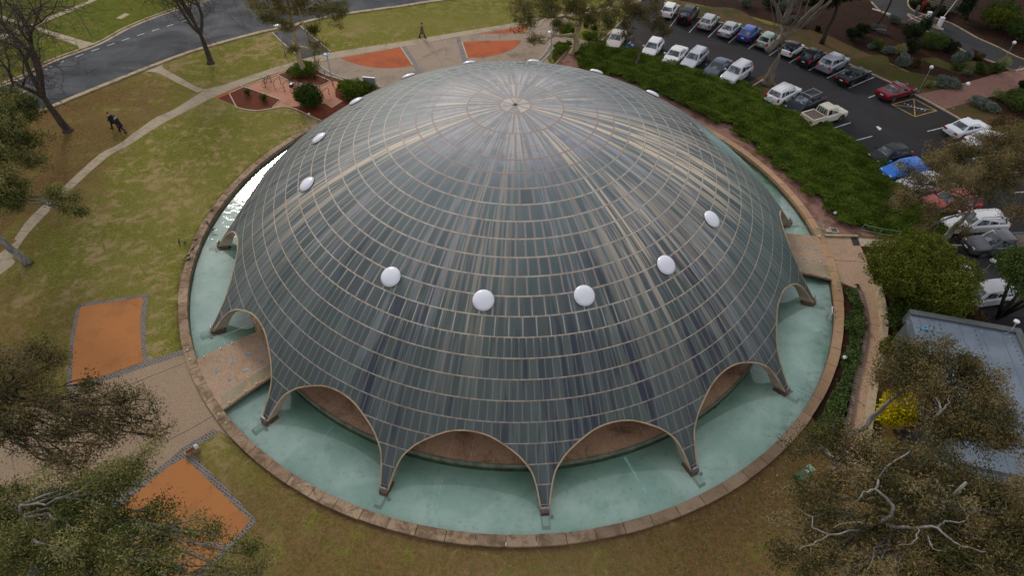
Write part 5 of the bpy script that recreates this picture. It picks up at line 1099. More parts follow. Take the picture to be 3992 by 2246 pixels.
SPEC = {  # L, W, H, belt, windscreen base x, roof front x, roof rear x, rear glass base x, boot height, wheelbase
    'hatch': (3.95, 1.70, 1.48, .93, .98, .42, -1.30, -1.80, None, 2.45),
    'sedan': (4.65, 1.80, 1.44, .92, 1.00, .30, -.95, -1.62, .98, 2.7),
    'coupe': (4.55, 1.80, 1.38, .90, .95, .25, -.75, -1.62, .97, 2.6),
    'wagon': (4.70, 1.76, 1.50, .93, 1.05, .42, -1.85, -2.22, None, 2.65),
    'suv': (4.45, 1.84, 1.72, 1.06, 1.00, .52, -1.80, -2.08, None, 2.6),
    'ute': (5.0, 1.76, 1.72, 1.02, 1.15, .65, -.55, -.68, None, 2.95)}
def quad_on(c00, c10, c11, c01, u0, u1, v0, v1, off):
    c00, c10, c11, c01 = [np.array(c, float) for c in (c00, c10, c11, c01)]
    n = np.cross(c10-c00, c01-c00); n /= np.linalg.norm(n)
    f = lambda u, v: (c00*(1-u)+c10*u)*(1-v)+(c01*(1-u)+c11*u)*v
    P = [f(u0, v0), f(u1, v0), f(u1, v1), f(u0, v1)]
    b = MB(); b.add([p+n*off for p in P]+[p-n*0.01 for p in P], [(0, 1, 2, 3), (0, 4, 5, 1), (1, 5, 6, 2), (2, 6, 7, 3), (3, 7, 4, 0)])
    return b
def car(kind, label, pos, heading, col, metal=0.0, cat='car', rails=0, spare=False, roofcol=None, bars=False, sc=1.0, group='cars parked in the open car park'):
    L, Wd, H, belt, wb, rf, rr, rb, boot, WB = SPEC[kind]
    t = thing({'suv': 'parked_suv', 'ute': 'parked_pickup'}.get(kind, 'parked_car'), label, cat, (*pos, GZ+.006), heading, group)
    pm = paint(col, metal); rp = paint(roofcol) if roofcol else pm
    a = L/2; w = Wd/2
    nose = belt-.12 if kind not in ('suv', 'ute') else belt-.08
    st = [(a, .34, nose-.24, .74), (a-.05, .27, nose-.14, .86), (a-.28, .24, nose-.05, .95), (a-.7, .24, nose, .985), (wb+.05, .24, belt, 1.0), (0, .23, belt+.01, 1.0), (rb+.25, .24, belt+.02, 1.0)]
    if boot: st += [(rb-.05, .24, boot, .99), (-a+.25, .26, boot-.02, .96), (-a+.05, .3, boot-.1, .9), (-a, .36, boot-.2, .82)]
    elif kind == 'ute': st += [(rb-.1, .26, belt-.02, 1.0), (-a+.1, .3, belt-.04, .99), (-a, .34, belt-.08, .97)]
    else: st += [(rb+.02, .26, belt+.02, .98), (-a+.06, .3, belt-.02, .93), (-a, .36, belt-.16, .86)]
    vs = []; k = 12
    for x, zb, zt, hw in st:
        h = w*hw
        half = [(.0, zb), (h*.84, zb), (h*.985, zb+.12), (h, (zb+zt)/2), (h*.975, zt-.1), (h*.86, zt-.005), (0, zt+.035)]
        ring = half+[(-y, z) for y, z in half[1:-1]][::-1]
        vs += [(x, y, z) for y, z in ring]
    n = len(st); fs = [(i*k+j, i*k+(j+1) % k, (i+1)*k+(j+1) % k, (i+1)*k+j)[::-1] for i in range(n-1) for j in range(k)]
    fs += [tuple(range(k)), tuple((n-1)*k+j for j in range(k))[::-1]]
    b = MB(); b.add(vs, fs)
    # cabin frustum in body colour
    yb, yt = w*.87, w*.68
    gb = belt-.03
    B4 = [(wb, -yb, gb), (wb, yb, gb), (rb, yb, gb+.02), (rb, -yb, gb+.02)]; T4 = [(rf, -yt, H-.04), (rf, yt, H-.04), (rr, yt, H-.05), (rr, -yt, H-.05)]
    xm = (rf+rr)/2
    cab = bmesh.new(); vv = [cab.verts.new(p) for p in B4+T4]+[cab.verts.new((xm, -yt*1.02, H-.005)), cab.verts.new((xm, yt*1.02, H-.005))]
    for f in ((0, 1, 5, 4), (2, 3, 7, 6), (4, 5, 9, 8), (8, 9, 6, 7), (3, 0, 4, 8, 7), (1, 2, 6, 9, 5)): cab.faces.new([vv[i] for i in f])
    bmesh.ops.recalc_face_normals(cab, faces=cab.faces)
    bmesh.ops.bevel(cab, geom=[e for e in cab.edges if min(v.co.z for v in e.verts) > gb+.1 or abs(e.verts[0].co.z-e.verts[1].co.z) > .2], offset=.055, segments=2, affect='EDGES', profile=.6)
    me = bpy.data.meshes.new('cabin'); cab.to_mesh(me); cab.free(); me.materials.append(rp)
    me.polygons.foreach_set('use_smooth', [True]*len(me.polygons)); me.set_sharp_from_angle(angle=rad(38))
    bo = b.ob('body', pm, t, ang=35)
    bm = bmesh.new(); bm.from_mesh(bo.data); bmesh.ops.recalc_face_normals(bm, faces=bm.faces); bm.to_mesh(bo.data); bm.free()
    link('roof', me, t)
    q = quad_on
    q(B4[0], B4[1], T4[1], T4[0], .07, .93, .08, .90, .006).ob('windscreen', M['carglass'], t)
    q(B4[2], B4[3], T4[3], T4[2], .08, .92, .2 if kind in ('suv', 'wagon', 'hatch') else .1, .88, .006).ob('rear_window', M['carglass'], t)
    sp = [(.10, .50), (.53, .90)] if kind in ('hatch', 'sedan', 'coupe') else ([(.12, .42), (.45, .70), (.73, .93)] if kind != 'ute' else [(.14, .52), (.56, .9)])
    for u0, u1 in sp:
        q(B4[1], B4[2], T4[2], T4[1], u0, u1, .14, .84, .006).ob('side_window', M['carglass'], t)
        q(B4[3], B4[0], T4[0], T4[3], 1-u1, 1-u0, .14, .84, .006).ob('side_window', M['carglass'], t)
    for sx in (1, -1):
        for sy in (1, -1):
            wx = sx*WB/2+(.05 if sx > 0 else -.02); r_ = 1.12 if kind in ('suv', 'ute') else 1.0
            ab = MB(); ab.lathe([(0.375*r_, -.01), (0.375*r_, .012)], 20, Matrix.Translation((wx, sy*(w+.0), .335*r_)) @ My); ab.ob('wheel_arch', M['black'], t)
            wo = link('wheel', TYRE, t, (wx, sy*(w-.075), .325*r_)); wo.scale = (r_, 1, r_); link('rim', RIM, wo)
    for sy in (1, -1):
        hb = MB(); hb.box(a-.30, a-.03, sy*(w*.62)-.17, sy*(w*.62)+.17, nose-.26, nose-.10, top=.75); hb.ob('headlight', M['clearlamp'], t, ang=30)
        tb = MB(); zt = (boot if boot else belt)-.2
        if kind in ('suv', 'wagon', 'hatch'): tb.box(-a-.012, -a+.22, sy*(w*.78)-.11, sy*(w*.78)+.11, belt-.28, belt+.02, top=.9)
        else: tb.box(-a-.012, -a+.16, sy*(w*.66)-.2, sy*(w*.66)+.19, zt-.12, zt+.06, top=.95)
        tb.ob('tail_light', M['redlamp'], t)
        mb = MB(); mb.box(wb-.24, wb-.08, sy*(w+.10)-.10, sy*(w+.10)+.10, belt+.0, belt+.14, top=.8); mb.ob('wing_mirror', pm, t)
    for x in (a+.004, -a-.004):
        pb = MB(); pb.box(x-.012, x+.012, -.19, .19, .46 if x > 0 else .6, .58 if x > 0 else .72); pb.ob('number_plate', M['whitepaint'], t)
    gb_ = MB(); gb_.box(a-.04, a+.006, -w*.42, w*.42, nose-.34, nose-.22); gb_.box(a-.03, a+.008, -w*.55, w*.55, .36, .46); gb_.ob('grille', M['black'], t)
    bb = MB(); bb.box(-a-.02, -a+.1, -w*.8, w*.8, .28, .4); bb.ob('rear_bumper_trim', M['black'], t)
    if rails:
        for sy in (1, -1):
            rb_ = MB(); rb_.tube([(rf-.15, sy*yt*.86, H-.01), (rf-.3, sy*yt*.86, H+.06), (rr+.3, sy*yt*.86, H+.05), (rr+.15, sy*yt*.86, H-.02)], .022, 5); rb_.ob('roof_rail', M['alloy'] if rails == 1 else M['black'], t)
    if bars:
        for x in (rf-.3, rr+.35):
            rb_ = MB(); rb_.box(x-.05, x+.05, -yt*.98, yt*.98, H+.06, H+.1); rb_.box(x-.03, x+.03, -yt*.95, -yt*.85, H-.03, H+.06); rb_.box(x-.03, x+.03, yt*.85, yt*.95, H-.03, H+.06); rb_.ob('roof_bar', M['alloy'], t)
    if spare:
        sb_ = MB(); sb_.lathe([(.02, -.1), (.30, -.1), (.33, -.06), (.33, .06), (.3, .11), (.1, .12)], 22, Matrix.Translation((-a-.12, 0.05, belt-.12)) @ Matrix.Rotation(-PI/2, 4, 'Y')); sb_.ob('spare_wheel_cover', pm, t, ang=40)
    if kind == 'ute':
        tb = MB(); tb.box(-a+.12, rb-.14, -w*.84, w*.84, belt-.02, belt+.045); tb.ob('tray_floor', M['traymat'], t)
        tb = MB()
        for y0, y1 in ((-w*.97, -w*.85), (w*.85, w*.97)): tb.box(-a+.04, rb-.08, y0, y1, belt-.1, belt+.1)
        tb.box(-a, -a+.1, -w*.95, w*.95, belt-.1, belt+.1); tb.ob('tray_side', pm, t)
        tb = MB()
        for i in range(5): tb.box(rb-.09, rb-.05, -w*.6+i*w*.3-.012, -w*.6+i*w*.3+.012, belt+.1, H-.06)
        tb.ob('cab_guard', pm, t)
    t.scale = (sc, sc, sc)
    return t
M['traymat'] = grain('tray_mat', (0.1, 0.08, 0.07), (0.16, 0.13, 0.11), sc=12, big=1.0)
WHT, SLV, DGR, BLK, CRM = (0.72, 0.72, 0.74), (0.42, 0.43, 0.45), (0.045, 0.05, 0.065), (0.012, 0.012, 0.014), (0.62, 0.58, 0.46)
def place(kind, label, px, out, col, metal=0.0, ofs=0.0, **kw):      # out=True: nose away from the dome
    x, y = G(px[0], px[1], .75); a = math.atan2(y, x)+rad(ofs)
    r = math.hypot(x, y)
    return car(kind, label, (x, y), a if out else a+PI, col, metal, **kw)
bk = 'cars parked in the back row'; fr = 'cars parked in the front row'
place('hatch', 'white hatchback at the far top end of the back row', (2611, 37), True, WHT, group=bk)
place('suv', 'black four-wheel drive with a spare wheel on its tailgate, second in the back row', (2683, 56), True, BLK, spare=True, group=bk, cat='four-wheel drive')
place('hatch', 'silver hatchback between the black four-wheel drive and a silver sedan', (2763, 83), True, SLV, .5, group=bk)
place('sedan', 'silver sedan parked left of the bright blue hatchback', (2846, 110), True, SLV, .5, group=bk, sc=.95)
place('hatch', 'deep blue hatchback in the back row', (2920, 128), True, (0.01, 0.07, 0.36), .4, group=bk)
place('hatch', 'pale green hatchback left of the forked gum trunk', (2995, 155), True, (0.3, 0.37, 0.31), .4, group=bk)
place('hatch', 'small white hatchback with a black roof', (3089, 188), True, WHT, roofcol=BLK, group=bk, sc=.93)
place('hatch', 'black hatchback with red tail lamps left of the silver four-wheel drive', (3167, 222), True, BLK, group=bk, sc=1.03)
place('suv', 'silver four-wheel drive with roof rails and spare wheel in the back row', (3248, 247), True, (0.36, 0.37, 0.42), .4, rails=1, spare=True, group=bk, cat='four-wheel drive')
place('sedan', 'black sedan at the right of the silver four-wheel drive', (3328, 292), True, BLK, group=bk)
place('coupe', 'dark red coupe with two roof bars beside the yellow hatched bay', (3497, 353), True, (0.16, 0.006, 0.014), .2, bars=True, group=bk, ofs=-4)
place('sedan', 'white rounded sedan at the right end of the back row', (3772, 499), True, (0.66, 0.7, 0.74), group=bk, ofs=1)
place('sedan', 'white car half hidden by foliage at the right image edge', (3850, 545), True, WHT, group=bk, ofs=2)
place('sedan', 'beige sedan parked beside the blue wheelchair symbol', (2402, 153), False, (0.5, 0.44, 0.4), .2, group=fr)
place('hatch', 'white hatchback behind the slender tree, second in the front row', (2545, 186), False, WHT, group=fr)
place('coupe', 'white low sports car, third in the front row', (2631, 216), False, WHT, group=fr)
place('wagon', 'silver station wagon with roof rails left of the slate-blue sedan', (2706, 229), False, (0.5, 0.51, 0.56), .35, rails=1, group=fr)
place('sedan', 'slate-blue sedan between the silver wagon and a silver four-wheel drive', (2796, 265), False, (0.06, 0.075, 0.12), .4, group=fr)
place('suv', 'silver-white four-wheel drive last before the tree island', (2870, 288), False, (0.58, 0.59, 0.63), .2, rails=1, group=fr, cat='four-wheel drive')
place('suv', 'white four-wheel drive showing its covered spare wheel to the juniper bank', (3054, 369), True, WHT, spare=True, rails=1, group=fr, cat='four-wheel drive', ofs=2)
place('wagon', 'dark grey station wagon with roof bars next to the cream pickup', (3136, 401), False, DGR, .5, rails=1, bars=True, group=fr)
place('ute', 'cream double-cab pickup with an open tray backed onto the juniper', (3213, 450), True, CRM, group=fr, cat='pickup', ofs=-3)
place('hatch', 'small black hatchback above the blue car', (3466, 603), False, (0.02, 0.02, 0.024), group=fr, ofs=3)
place('hatch', 'vivid blue hatchback partly under the spreading gum', (3524, 664), False, (0.01, 0.17, 0.68), .1, group=fr, sc=1.05, ofs=2)
place('sedan', 'white car seen through gum branches below the vivid blue hatchback', (3605, 714), False, WHT, group=fr)
place('suv', 'faded red four-wheel drive hidden under the spreading gum', (3705, 792), False, (0.42, 0.07, 0.06), group=fr, cat='four-wheel drive')
place('wagon', 'white wagon under bare branches above the dark grey pickup', (3799, 870), False, WHT, group=fr, rails=2, sc=1.04, ofs=4)
place('ute', 'dark grey pickup at the right edge beside the olive round-headed tree', (3890, 955), False, (0.10, 0.10, 0.115), .4, group=fr, cat='pickup', ofs=5)
place('wagon', 'white vehicle glimpsed through the middle of the olive round-headed tree', (3660, 1072), False, WHT, group='vehicles behind the olive tree', ofs=22)
place('wagon', 'white vehicle behind the lower part of the olive round-headed tree', (3650, 1130), False, (0.6, 0.6, 0.62), group='vehicles behind the olive tree', ofs=22)
place('wagon', 'white vehicle beside the yellow road line at the right', (3825, 1150), False, WHT, group='vehicles behind the olive tree', ofs=22)
# ------------------------------------------------------------------ street furniture and small things
def base_obj(name, label, cat, px, rz=0, group=None): return thing(name, label, cat, (*G(*px), GZ), rz, group)
def disc_lamp(label, px, H=3.4):
    t = base_obj('plaza_lamp', label, 'lamp', px, 0, 'disc-topped plaza lamps')
    b = MB(); b.tube([(0, 0, 0), (0, 0, .5), (0, 0, H-.1)], [.085, .06, .045], 10); b.ob('pole', M['galv'], t, smooth=True)
    b = MB(); b.lathe([(.05, H-.3), (.12, H-.12), (.40, H-.04), (.44, H+.0), (.42, H+.03), (.3, H+.08), (.08, H+.11)], 28); b.ob('lamp_head', M['lamphead'], t, ang=50)
    return t
M['lamphead'] = plain('lamp_head_enamel', (0.5, 0.54, 0.62), 0.25, .1)
disc_lamp('grey disc-topped lamp post at the edge of the bicycle area', (1299, 332))
disc_lamp('grey disc-topped lamp post on the right of the plaza, left of the crooked gum', (2145, 238), 3.35)
disc_lamp('grey lamp post with disc top beside the driveway crossing', (1113, 215))
def globe_lamp(label, pb, pt):
    x, y = G(*pb); t = thing('globe_lamp', label, 'lamp', (x, y, GZ), 0, 'white globe lamps')
    H = 2.65; b = MB(); b.tube([(0, 0, 0), (0, 0, H)], [.035, .03], 8); b.lathe([(.09, 0), (.09, .06), (.04, .08)], 10); b.ob('pole', M['galv'], t)
    b = MB(); b.lathe([(.06, H-.06)]+[(.19*math.cos(a), H+.13+.19*math.sin(a)) for a in np.linspace(-1.2, 1.45, 10)], 20); b.ob('globe', M['acrylic'], t, smooth=True)
globe_lamp('white globe lamp at the lawn corner beside the brick walk', (3580, 357), 0)
globe_lamp('white globe lamp on the near side of the brick walk', (3716, 424), 0)
globe_lamp('white globe lamp beside the service road, furthest from the cars', (3897, 258), 0)
for lab, px in (('white mushroom light in the lime shrub beside the roof', (3489, 1350)), ('white mushroom light in the yellow wattle', (3452, 1612)), ('white mushroom light at the road corner behind the olive tree', (3825, 1075))):
    t = base_obj('path_light', lab, 'light', px, 0, 'mushroom path lights'); b = MB(); b.tube([(0, 0, 0), (0, 0, 1.5)], .04, 8); b.ob('post', M['galv'], t)
    b = MB(); b.lathe([(.2, 1.48), (.22, 1.54), (.16, 1.64), (.04, 1.68)], 16); b.ob('cap', M['acrylic'], t, smooth=True)

# bicycles and hoops
RA = math.atan2(*(np.array(Z(680, 440)[0])-np.array(Z(540, 555)[0]))[::-1])
def hoop(pa, pb_, lab):
    A, B_ = np.array(Z(*pa)[0]), np.array(Z(*pb_)[0]); c = (A+B_)/2; d = B_-A; L = np.linalg.norm(d)/2; a = math.atan2(d[1], d[0])
    t = tag(None or link('bicycle_rack', None, None, (*c, GZ), a), lab, 'bicycle rack', 'hoop racks for bicycles'); b = MB(); h = .85
    b.tube([(-L, 0, 0), (-L, 0, h-.12), (-L+.12, 0, h), (L-.12, 0, h), (L, 0, h-.12), (L, 0, 0)], .03, 8); b.ob('hoop', M['galvd'], t, smooth=True)
    for s in (-1, 1): f = MB(); f.lathe([(.07, 0), (.07, .012)], 10, Matrix.Translation((s*L, 0, 0))); f.ob('base_plate', M['galvd'], t)
    return c, a
M['galvd'] = plain('dark_steel', (0.1, 0.115, 0.12), .45, .4)
h0 = hoop((325, 515), (455, 405), 'leftmost hoop rack, with a bicycle leaning on it')
h1 = hoop((540, 558), (672, 445), 'second hoop rack from the left, empty')
h2 = hoop((752, 606), (880, 492), 'third hoop rack from the left, empty')
h3 = hoop((968, 640), (1090, 545), 'hoop rack under the red bicycle')
h4 = hoop((1190, 690), (1310, 560), 'hoop rack behind the red bicycle')
h5 = hoop((1420, 740), (1555, 600), 'hoop rack at the top of the large round shrub')
h6 = hoop((1630, 780), (1762, 682), 'rightmost hoop rack, empty')
def bicycle(label, pos, a, col):
    t = thing('bicycle', label, 'bicycle', (*pos, GZ), a, 'bicycles locked to the hoops'); fm = paint(col)
    for x in (-.52, .52):
        b = MB(); P_ = [(x+.33*math.cos(c), 0, .345+.33*math.sin(c)) for c in np.linspace(0, 2*PI, 25)]; b.tube(P_, .018, 6, cap=False)
        w_ = b.ob('wheel', M['rubber'], t); b = MB()
        for c in np.linspace(0, PI, 7)[:-1]: b.tube([(x+.32*math.cos(c), 0, .345+.32*math.sin(c)), (x-.32*math.cos(c), 0, .345-.32*math.sin(c))], .003, 3)
        b.ob('spokes', M['alloy'], w_)
    b = MB(); bb_, hd, st, rx = (-.06, 0, .3), (.36, 0, .82), (-.2, 0, .84), (-.52, 0, .345)
    for p, q_ in ((bb_, hd), (bb_, st), (st, (hd[0]-.02, 0, hd[2]-.04)), (bb_, rx), (st, rx)): b.tube([p, q_], .018, 6)
    b.ob('frame', fm, t)
    b = MB(); b.tube([(.34, 0, .95), (.37, 0, .78), (.52, 0, .345)], .018, 6); b.ob('fork', fm, t)
    b = MB(); b.tube([(.38, -.28, .97), (.36, -.1, .99), (.36, .1, .99), (.38, .28, .97)], .014, 6); b.ob('handlebar', M['black'], t)
    b = MB(); b.box(-.34, -.08, -.07, .07, .93, .98, topy=.8, top=.9); b.tube([(-.2, 0, .84), (-.21, 0, .93)], .014, 5); b.ob('saddle', M['black'], t)
    b = MB(); b.lathe([(.09, -.01), (.09, .01)], 14, Matrix.Translation((-.06, -.04, .3)) @ My); b.box(-.15, .03, -.12, -.09, .2, .23); b.ob('crank', M['galvd'], t)
    return t
rp = lambda h, d, dx=0: (h[0][0]-math.sin(h[1])*d+math.cos(h[1])*dx, h[0][1]+math.cos(h[1])*d+math.sin(h[1])*dx)
bicycle('dark bicycle on the leftmost hoop', rp(h0, .12, -.1), h0[1], (0.03, 0.03, 0.035))
bicycle('red-framed bicycle in front of the large round shrub', rp(h3, .14, -.1), h3[1]+.15, (0.4, 0.012, 0.02))
bicycle('purple-grey bicycle just behind the red one', rp(h4, .14, 0), h4[1], (0.14, 0.1, 0.17))
bicycle('blue-grey bicycle half hidden by the top of the round shrub', rp(h5, .14, .1), h5[1], (0.08, 0.12, 0.2))
t = thing('saddle_bag', 'grey and black bag strapped on the back of the red bicycle', 'bag', (*rp(h3, .14, -.45), GZ+.62), h3[1]); b = MB(); b.box(-.22, .22, -.17, .17, 0, .3, top=.8); b.ob('bag_body', M['black'], t); b = MB(); b.box(-.17, .17, -.13, .13, .3, .37, top=.6); b.ob('rain_cover', M['whitepaint'], t)
t = base_obj('bollard', 'short steel bollard on the sett band by the mulch bed', 'bollard', (1270, 306)); b = MB(); b.tube([(0, 0, 0), (0, 0, 1.0)], .06, 12); b.ob('post', M['galv'], t); b = MB(); b.lathe([(.065, .98), (.06, 1.03), (.02, 1.05)], 12); b.ob('cap', M['steel'], t)
t = base_obj('low_post', 'short dark post between the bollard and the lamp post', 'post', (1287, 312)); b = MB(); b.tube([(0, 0, 0), (0, 0, .5)], .035, 8); b.ob('post', M['galvd'], t)
# sign slab
x, y = G(1446, 356); t = thing('sign_slab', 'upright grey slab sign with a pale top edge behind the dome', 'sign', (x, y, GZ), rad(-8))
b = MB(); b.box(-.65, .65, -.07, .07, 0, 1.55); b.ob('panel', M['galv'], t); b = MB(); b.box(-.66, .66, -.08, .08, 1.55, 1.6); b.ob('top_edge', M['whitepaint'], t)
# parking signs
for lab, px, hh in (('dark parking sign on a post by the walkway corner', (2322, 192), 1.6), ('dark sign box on a post next to the beige car', (2336, 178), 1.5)):
    t = base_obj('parking_sign', lab, 'sign', px, rad(70)); b = MB(); b.tube([(0, 0, 0), (0, 0, hh)], .03, 6); b.ob('post', M['galvd'], t); b = MB(); b.box(-.2, .2, -.06, .02, hh-.5, hh); b.ob('sign_plate', M['black'], t)
t = base_obj('bay_sign', 'thin post with a small plate at the wheelchair bay', 'sign', (2457, 182)); b = MB(); b.tube([(0, 0, 0), (0, 0, 1.3)], .025, 6); b.ob('post', M['galvd'], t); b = MB(); b.box(-.12, .12, -.01, .01, 1.1, 1.4); b.ob('plate', M['whitepaint'], t)
# road sign seen from behind
t = base_obj('road_post', 'thin dark leaning pole on the grass across the road', 'pole', (360, 148)); b = MB(); b.tube([(0, 0, 0), (-.5, .3, 3.4)], [.05, .03], 7); b.ob('pole', M['galvd'], t)
# spotlights
def spot(label, px, a):
    t = base_obj('spotlight', label, 'light', px, a, 'white floodlights around the moat'); b = MB(); b.tube([(0, 0, 0), (0, 0, .42)], .03, 7); b.ob('post', M['galv'], t)
    b = MB(); b.lathe([(.05, -.14), (.1, -.1), (.12, .12), (.1, .14)], 14, Matrix.Translation((0, 0, .5)) @ Matrix.Rotation(1.0, 4, 'X')); b.ob('lamp_housing', M['whitepaint'], t, ang=40)
spot('white floodlight on the lawn edge by the red mulch, upper left', (1208, 462), .5)
spot('white floodlight at the mulch edge near the right footbridge', (3247, 848), -.6)
spot('white floodlight beside the hedge strip and coping', (3283, 1412), -1.2)
# valve box, bench, cabinet, handrail
t = base_obj('valve_box', 'pale square drain frame in the mulch by the right footbridge', 'drain box', (3251, 901), rad(0)); b = MB()
for i in range(4): b.box(-.3, .3, .24, .32, 0, .1, Matrix.Rotation(i*PI/2, 4, 'Z'))
b.ob('frame', M['edging'], t); b = MB(); b.box(-.23, .23, -.23, .23, 0, .04); b.ob('lid', M['galvd'], t)
t = base_obj('valve_box', 'small pale box with a stub pipe left of the square drain frame', 'drain box', (3229, 903)); b = MB(); b.box(-.2, .2, -.2, .2, 0, .12); b.ob('frame', M['edging'], t); b = MB(); b.tube([(0, .1, .1), (0, .1, .4)], .04, 6); b.ob('pipe', M['whitepaint'], t)
t = base_obj('tap_stand', 'small stone tap stand with a white top at the corner of the sett border', 'tap stand', (756, 1764), rad(38)); b = MB(); b.box(-.42, .36, -.13, .13, 0, .3); b.ob('plinth', M['coping'], t); b = MB(); b.box(-.34, .1, -.09, .09, .3, .33); b.ob('recess', M['redmulch'], t); b = MB(); b.box(.14, .34, -.1, .1, .3, .48, top=.8); b.lathe([(.05, .48), (.05, .56)], 8, Matrix.Translation((.24, 0, 0))); b.ob('tap_cover', M['whitepaint'], t)
M['greenmetal'] = plain('green_cabinet_paint', (0.05, 0.12, 0.055), .5, var=.3); M['palegreen'] = plain('pale_green_lid', (0.2, 0.32, 0.2), .5, var=.2)
t = base_obj('electrical_cabinet', 'green metal cabinet half under the rusty gum at the lower right', 'cabinet', (3128, 1858), rad(33)); t.scale = (.85, .85, .85); b = MB(); b.box(-.65, .35, -.28, .28, 0, .5, top=.98); b.ob('cabinet_body', M['greenmetal'], t); b = MB(); b.box(.36, .7, -.26, .26, 0, .62); b.ob('lid', M['palegreen'], t); b = MB(); b.box(.1, .3, -.1, .1, .5, .51); b.ob('label_plate', M['whitepaint'], t)
t = thing('handrail', 'thin pale green tube handrail above the right forecourt', 'handrail', (0, 0, 0)); A = [F('B4', 918, 905)[0], F('B4', 1095, 945)[0], F('B4', 1290, 975)[0]]
M['railgreen'] = plain('rail_paint', (0.16, 0.3, 0.2), .45)
b = MB()
for h in (.5, 1.0): b.tube([(*p, GZ+h) for p in A], .022, 6)
b.ob('rail', M['railgreen'], t)
for p in A: b = MB(); b.tube([(*p, GZ), (*p, GZ+1.0)], .022, 6); b.ob('post', M['railgreen'], t)
t = thing('glass_gate', 'frameless glass panel standing on the coping at the right footbridge', 'glass panel', (0, 0, 0))
P0, P1 = F('B4', 515, 935, z=.3)[0], F('B4', 575, 860, z=.3)[0]; b = MB(); b.add([(*P0, .34), (*P1, .34), (*P1, 1.4), (*P0, 1.4)], [(0, 1, 2, 3)]); b.ob('pane', M['glass'], t); b = MB(); b.box(-.06, .06, -.06, .06, .3, .46, Matrix.Translation((*P0, 0))); b.ob('clamp', M['steel'], t)
# low walls beside the curved ramp
b = MB(); b.strip(rampL, .26, GZ, GZ+.22); tag(b.ob('ramp_kerb', M['brickkerb']), 'low brick kerb between hedge strip and curved ramp', 'kerb wall')
b = MB(); b.strip(rampR, .34, GZ, GZ+.55); tag(b.ob('ramp_wall', M['coping2'] if 'coping2' in M else M['kerb']), 'curved grey coping wall on the outer side of the ramp', 'wall')
b = MB(); b.strip(F('B4', 570, 925, 900, 932), .2, GZ, GZ+.16); tag(b.ob('forecourt_kerb', M['kerb']), 'straight pale kerb between mulch and the right forecourt', 'kerb wall')
# park bench, boom gates, post box
t = thing('park_bench', 'dark slatted bench in the shaded eastern garden', 'bench', (*E(440, 470)[0], GZ), rad(-15))
b = MB(); [b.box(-.9, .9, -.25+i*.13, -.15+i*.13, .42, .46) for i in range(4)]; b.ob('seat', M['benchm'] if 'benchm' in M else M['galvd'], t); b = MB(); [b.box(-.9, .9, .26, .3, .55+i*.14, .65+i*.14) for i in range(3)]; b.ob('backrest', M['galvd'], t)
for s in (-.8, .8): b = MB(); b.box(s-.03, s+.03, -.25, .3, 0, .42); b.ob('leg', M['galvd'], t)
M['redpaint'] = plain('red_paint', (0.45, 0.015, 0.015), .45)
def boom(label, ex, ey, tip, raised):
    x, y = E(ex, ey)[0]; t = thing('boom_gate', label, 'boom gate', (x, y, GZ), 0, 'white boom gate boxes'); b = MB(); b.box(-.22, .22, -.2, .2, 0, 1.1, top=.94); b.ob('housing', M['whitepaint'], t)
    b = MB(); b.box(-.24, .24, -.22, .22, 1.1, 1.16); b.ob('lid', M['acrylic'], t)
    T = np.array(tip); A_ = np.array([0, 0, 1.02]); n = 10
    arm = MB(); arm.tube([A_, T], .04, 6); ao = arm.ob('arm', M['whitepaint'], t)
    for k in range(n):
        if k % 2 and not raised: s = MB(); p, q_ = A_+(T-A_)*k/n, A_+(T-A_)*(k+.8)/n; s.tube([p, q_], .044, 6); s.ob('red_band', M['redpaint'], ao)
    return t
g0 = np.array(E(1150, 300)[0]); tipw = np.array(G(3300+895/3.715, 285/3.715, 1.15))-g0
boom('white boom gate box with its red-banded arm lowered across the lane', 1150, 300, (tipw[0], tipw[1], 1.0), False)
boom('white boom gate box with its pale arm raised', 1330, 380, (1.0, .5, 3.4), True)
t = thing('boom_rest', 'thin red post under the tip of the lowered boom arm', 'post', (*(g0+tipw), GZ)); b = MB(); b.tube([(0, 0, 0), (0, 0, .95)], .04, 6); b.ob('post', M['redpaint'], t)
t = thing('entry_machine', 'dark grey ticket pillar on the boom gate island', 'ticket machine', (*E(985, 225)[0], GZ)); b = MB(); b.box(-.16, .16, -.16, .16, 0, 1.3, top=.8); b.ob('pillar', M['galvd'], t); b = MB(); b.box(-.1, .1, -.17, -.15, .9, 1.15); b.ob('panel', M['galv'], t)
t = thing('stop_sign', 'red round sign on a red post beside the ticket pillar', 'sign', (*E(1035, 235)[0], GZ)); b = MB(); b.tube([(0, 0, 0), (0, 0, 1.6)], .04, 6); b.ob('post', M['redpaint'], t); b = MB(); b.lathe([(.3, -.02), (.3, .02)], 8, Matrix.Translation((0, 0, 1.7)) @ Matrix.Rotation(PI/2+.3, 4, 'X')); b.ob('plate', M['redpaint'], t)
b = MB(); b.box(-1.2, 1.2, -.1, .1, 0, .12, Matrix.Translation((*E(500, 170)[0], GZ)) @ Matrix.Rotation(-.8, 4, 'Z')); tag(b.ob('wheel_stop', M['whitepaint']), 'white concrete wheel stop on the edge of the service road', 'wheel stop')
t = thing('barrier', 'thin metal barrier frame on the brick walk near the right edge', 'barrier', (0, 0, 0)); A = [E(2370, 1180)[0], E(2450, 1065)[0], E(2600, 1120)[0]]; b = MB(); b.tube([(*A[0], GZ), (*A[0], GZ+.9), (*A[1], GZ+.9), (*A[2], GZ+.9)], .025, 6); b.ob('rail', M['galv'], t); b = MB(); b.tube([(*A[1], GZ), (*A[1], GZ+.9)], .025, 6); b.ob('post', M['galv'], t)
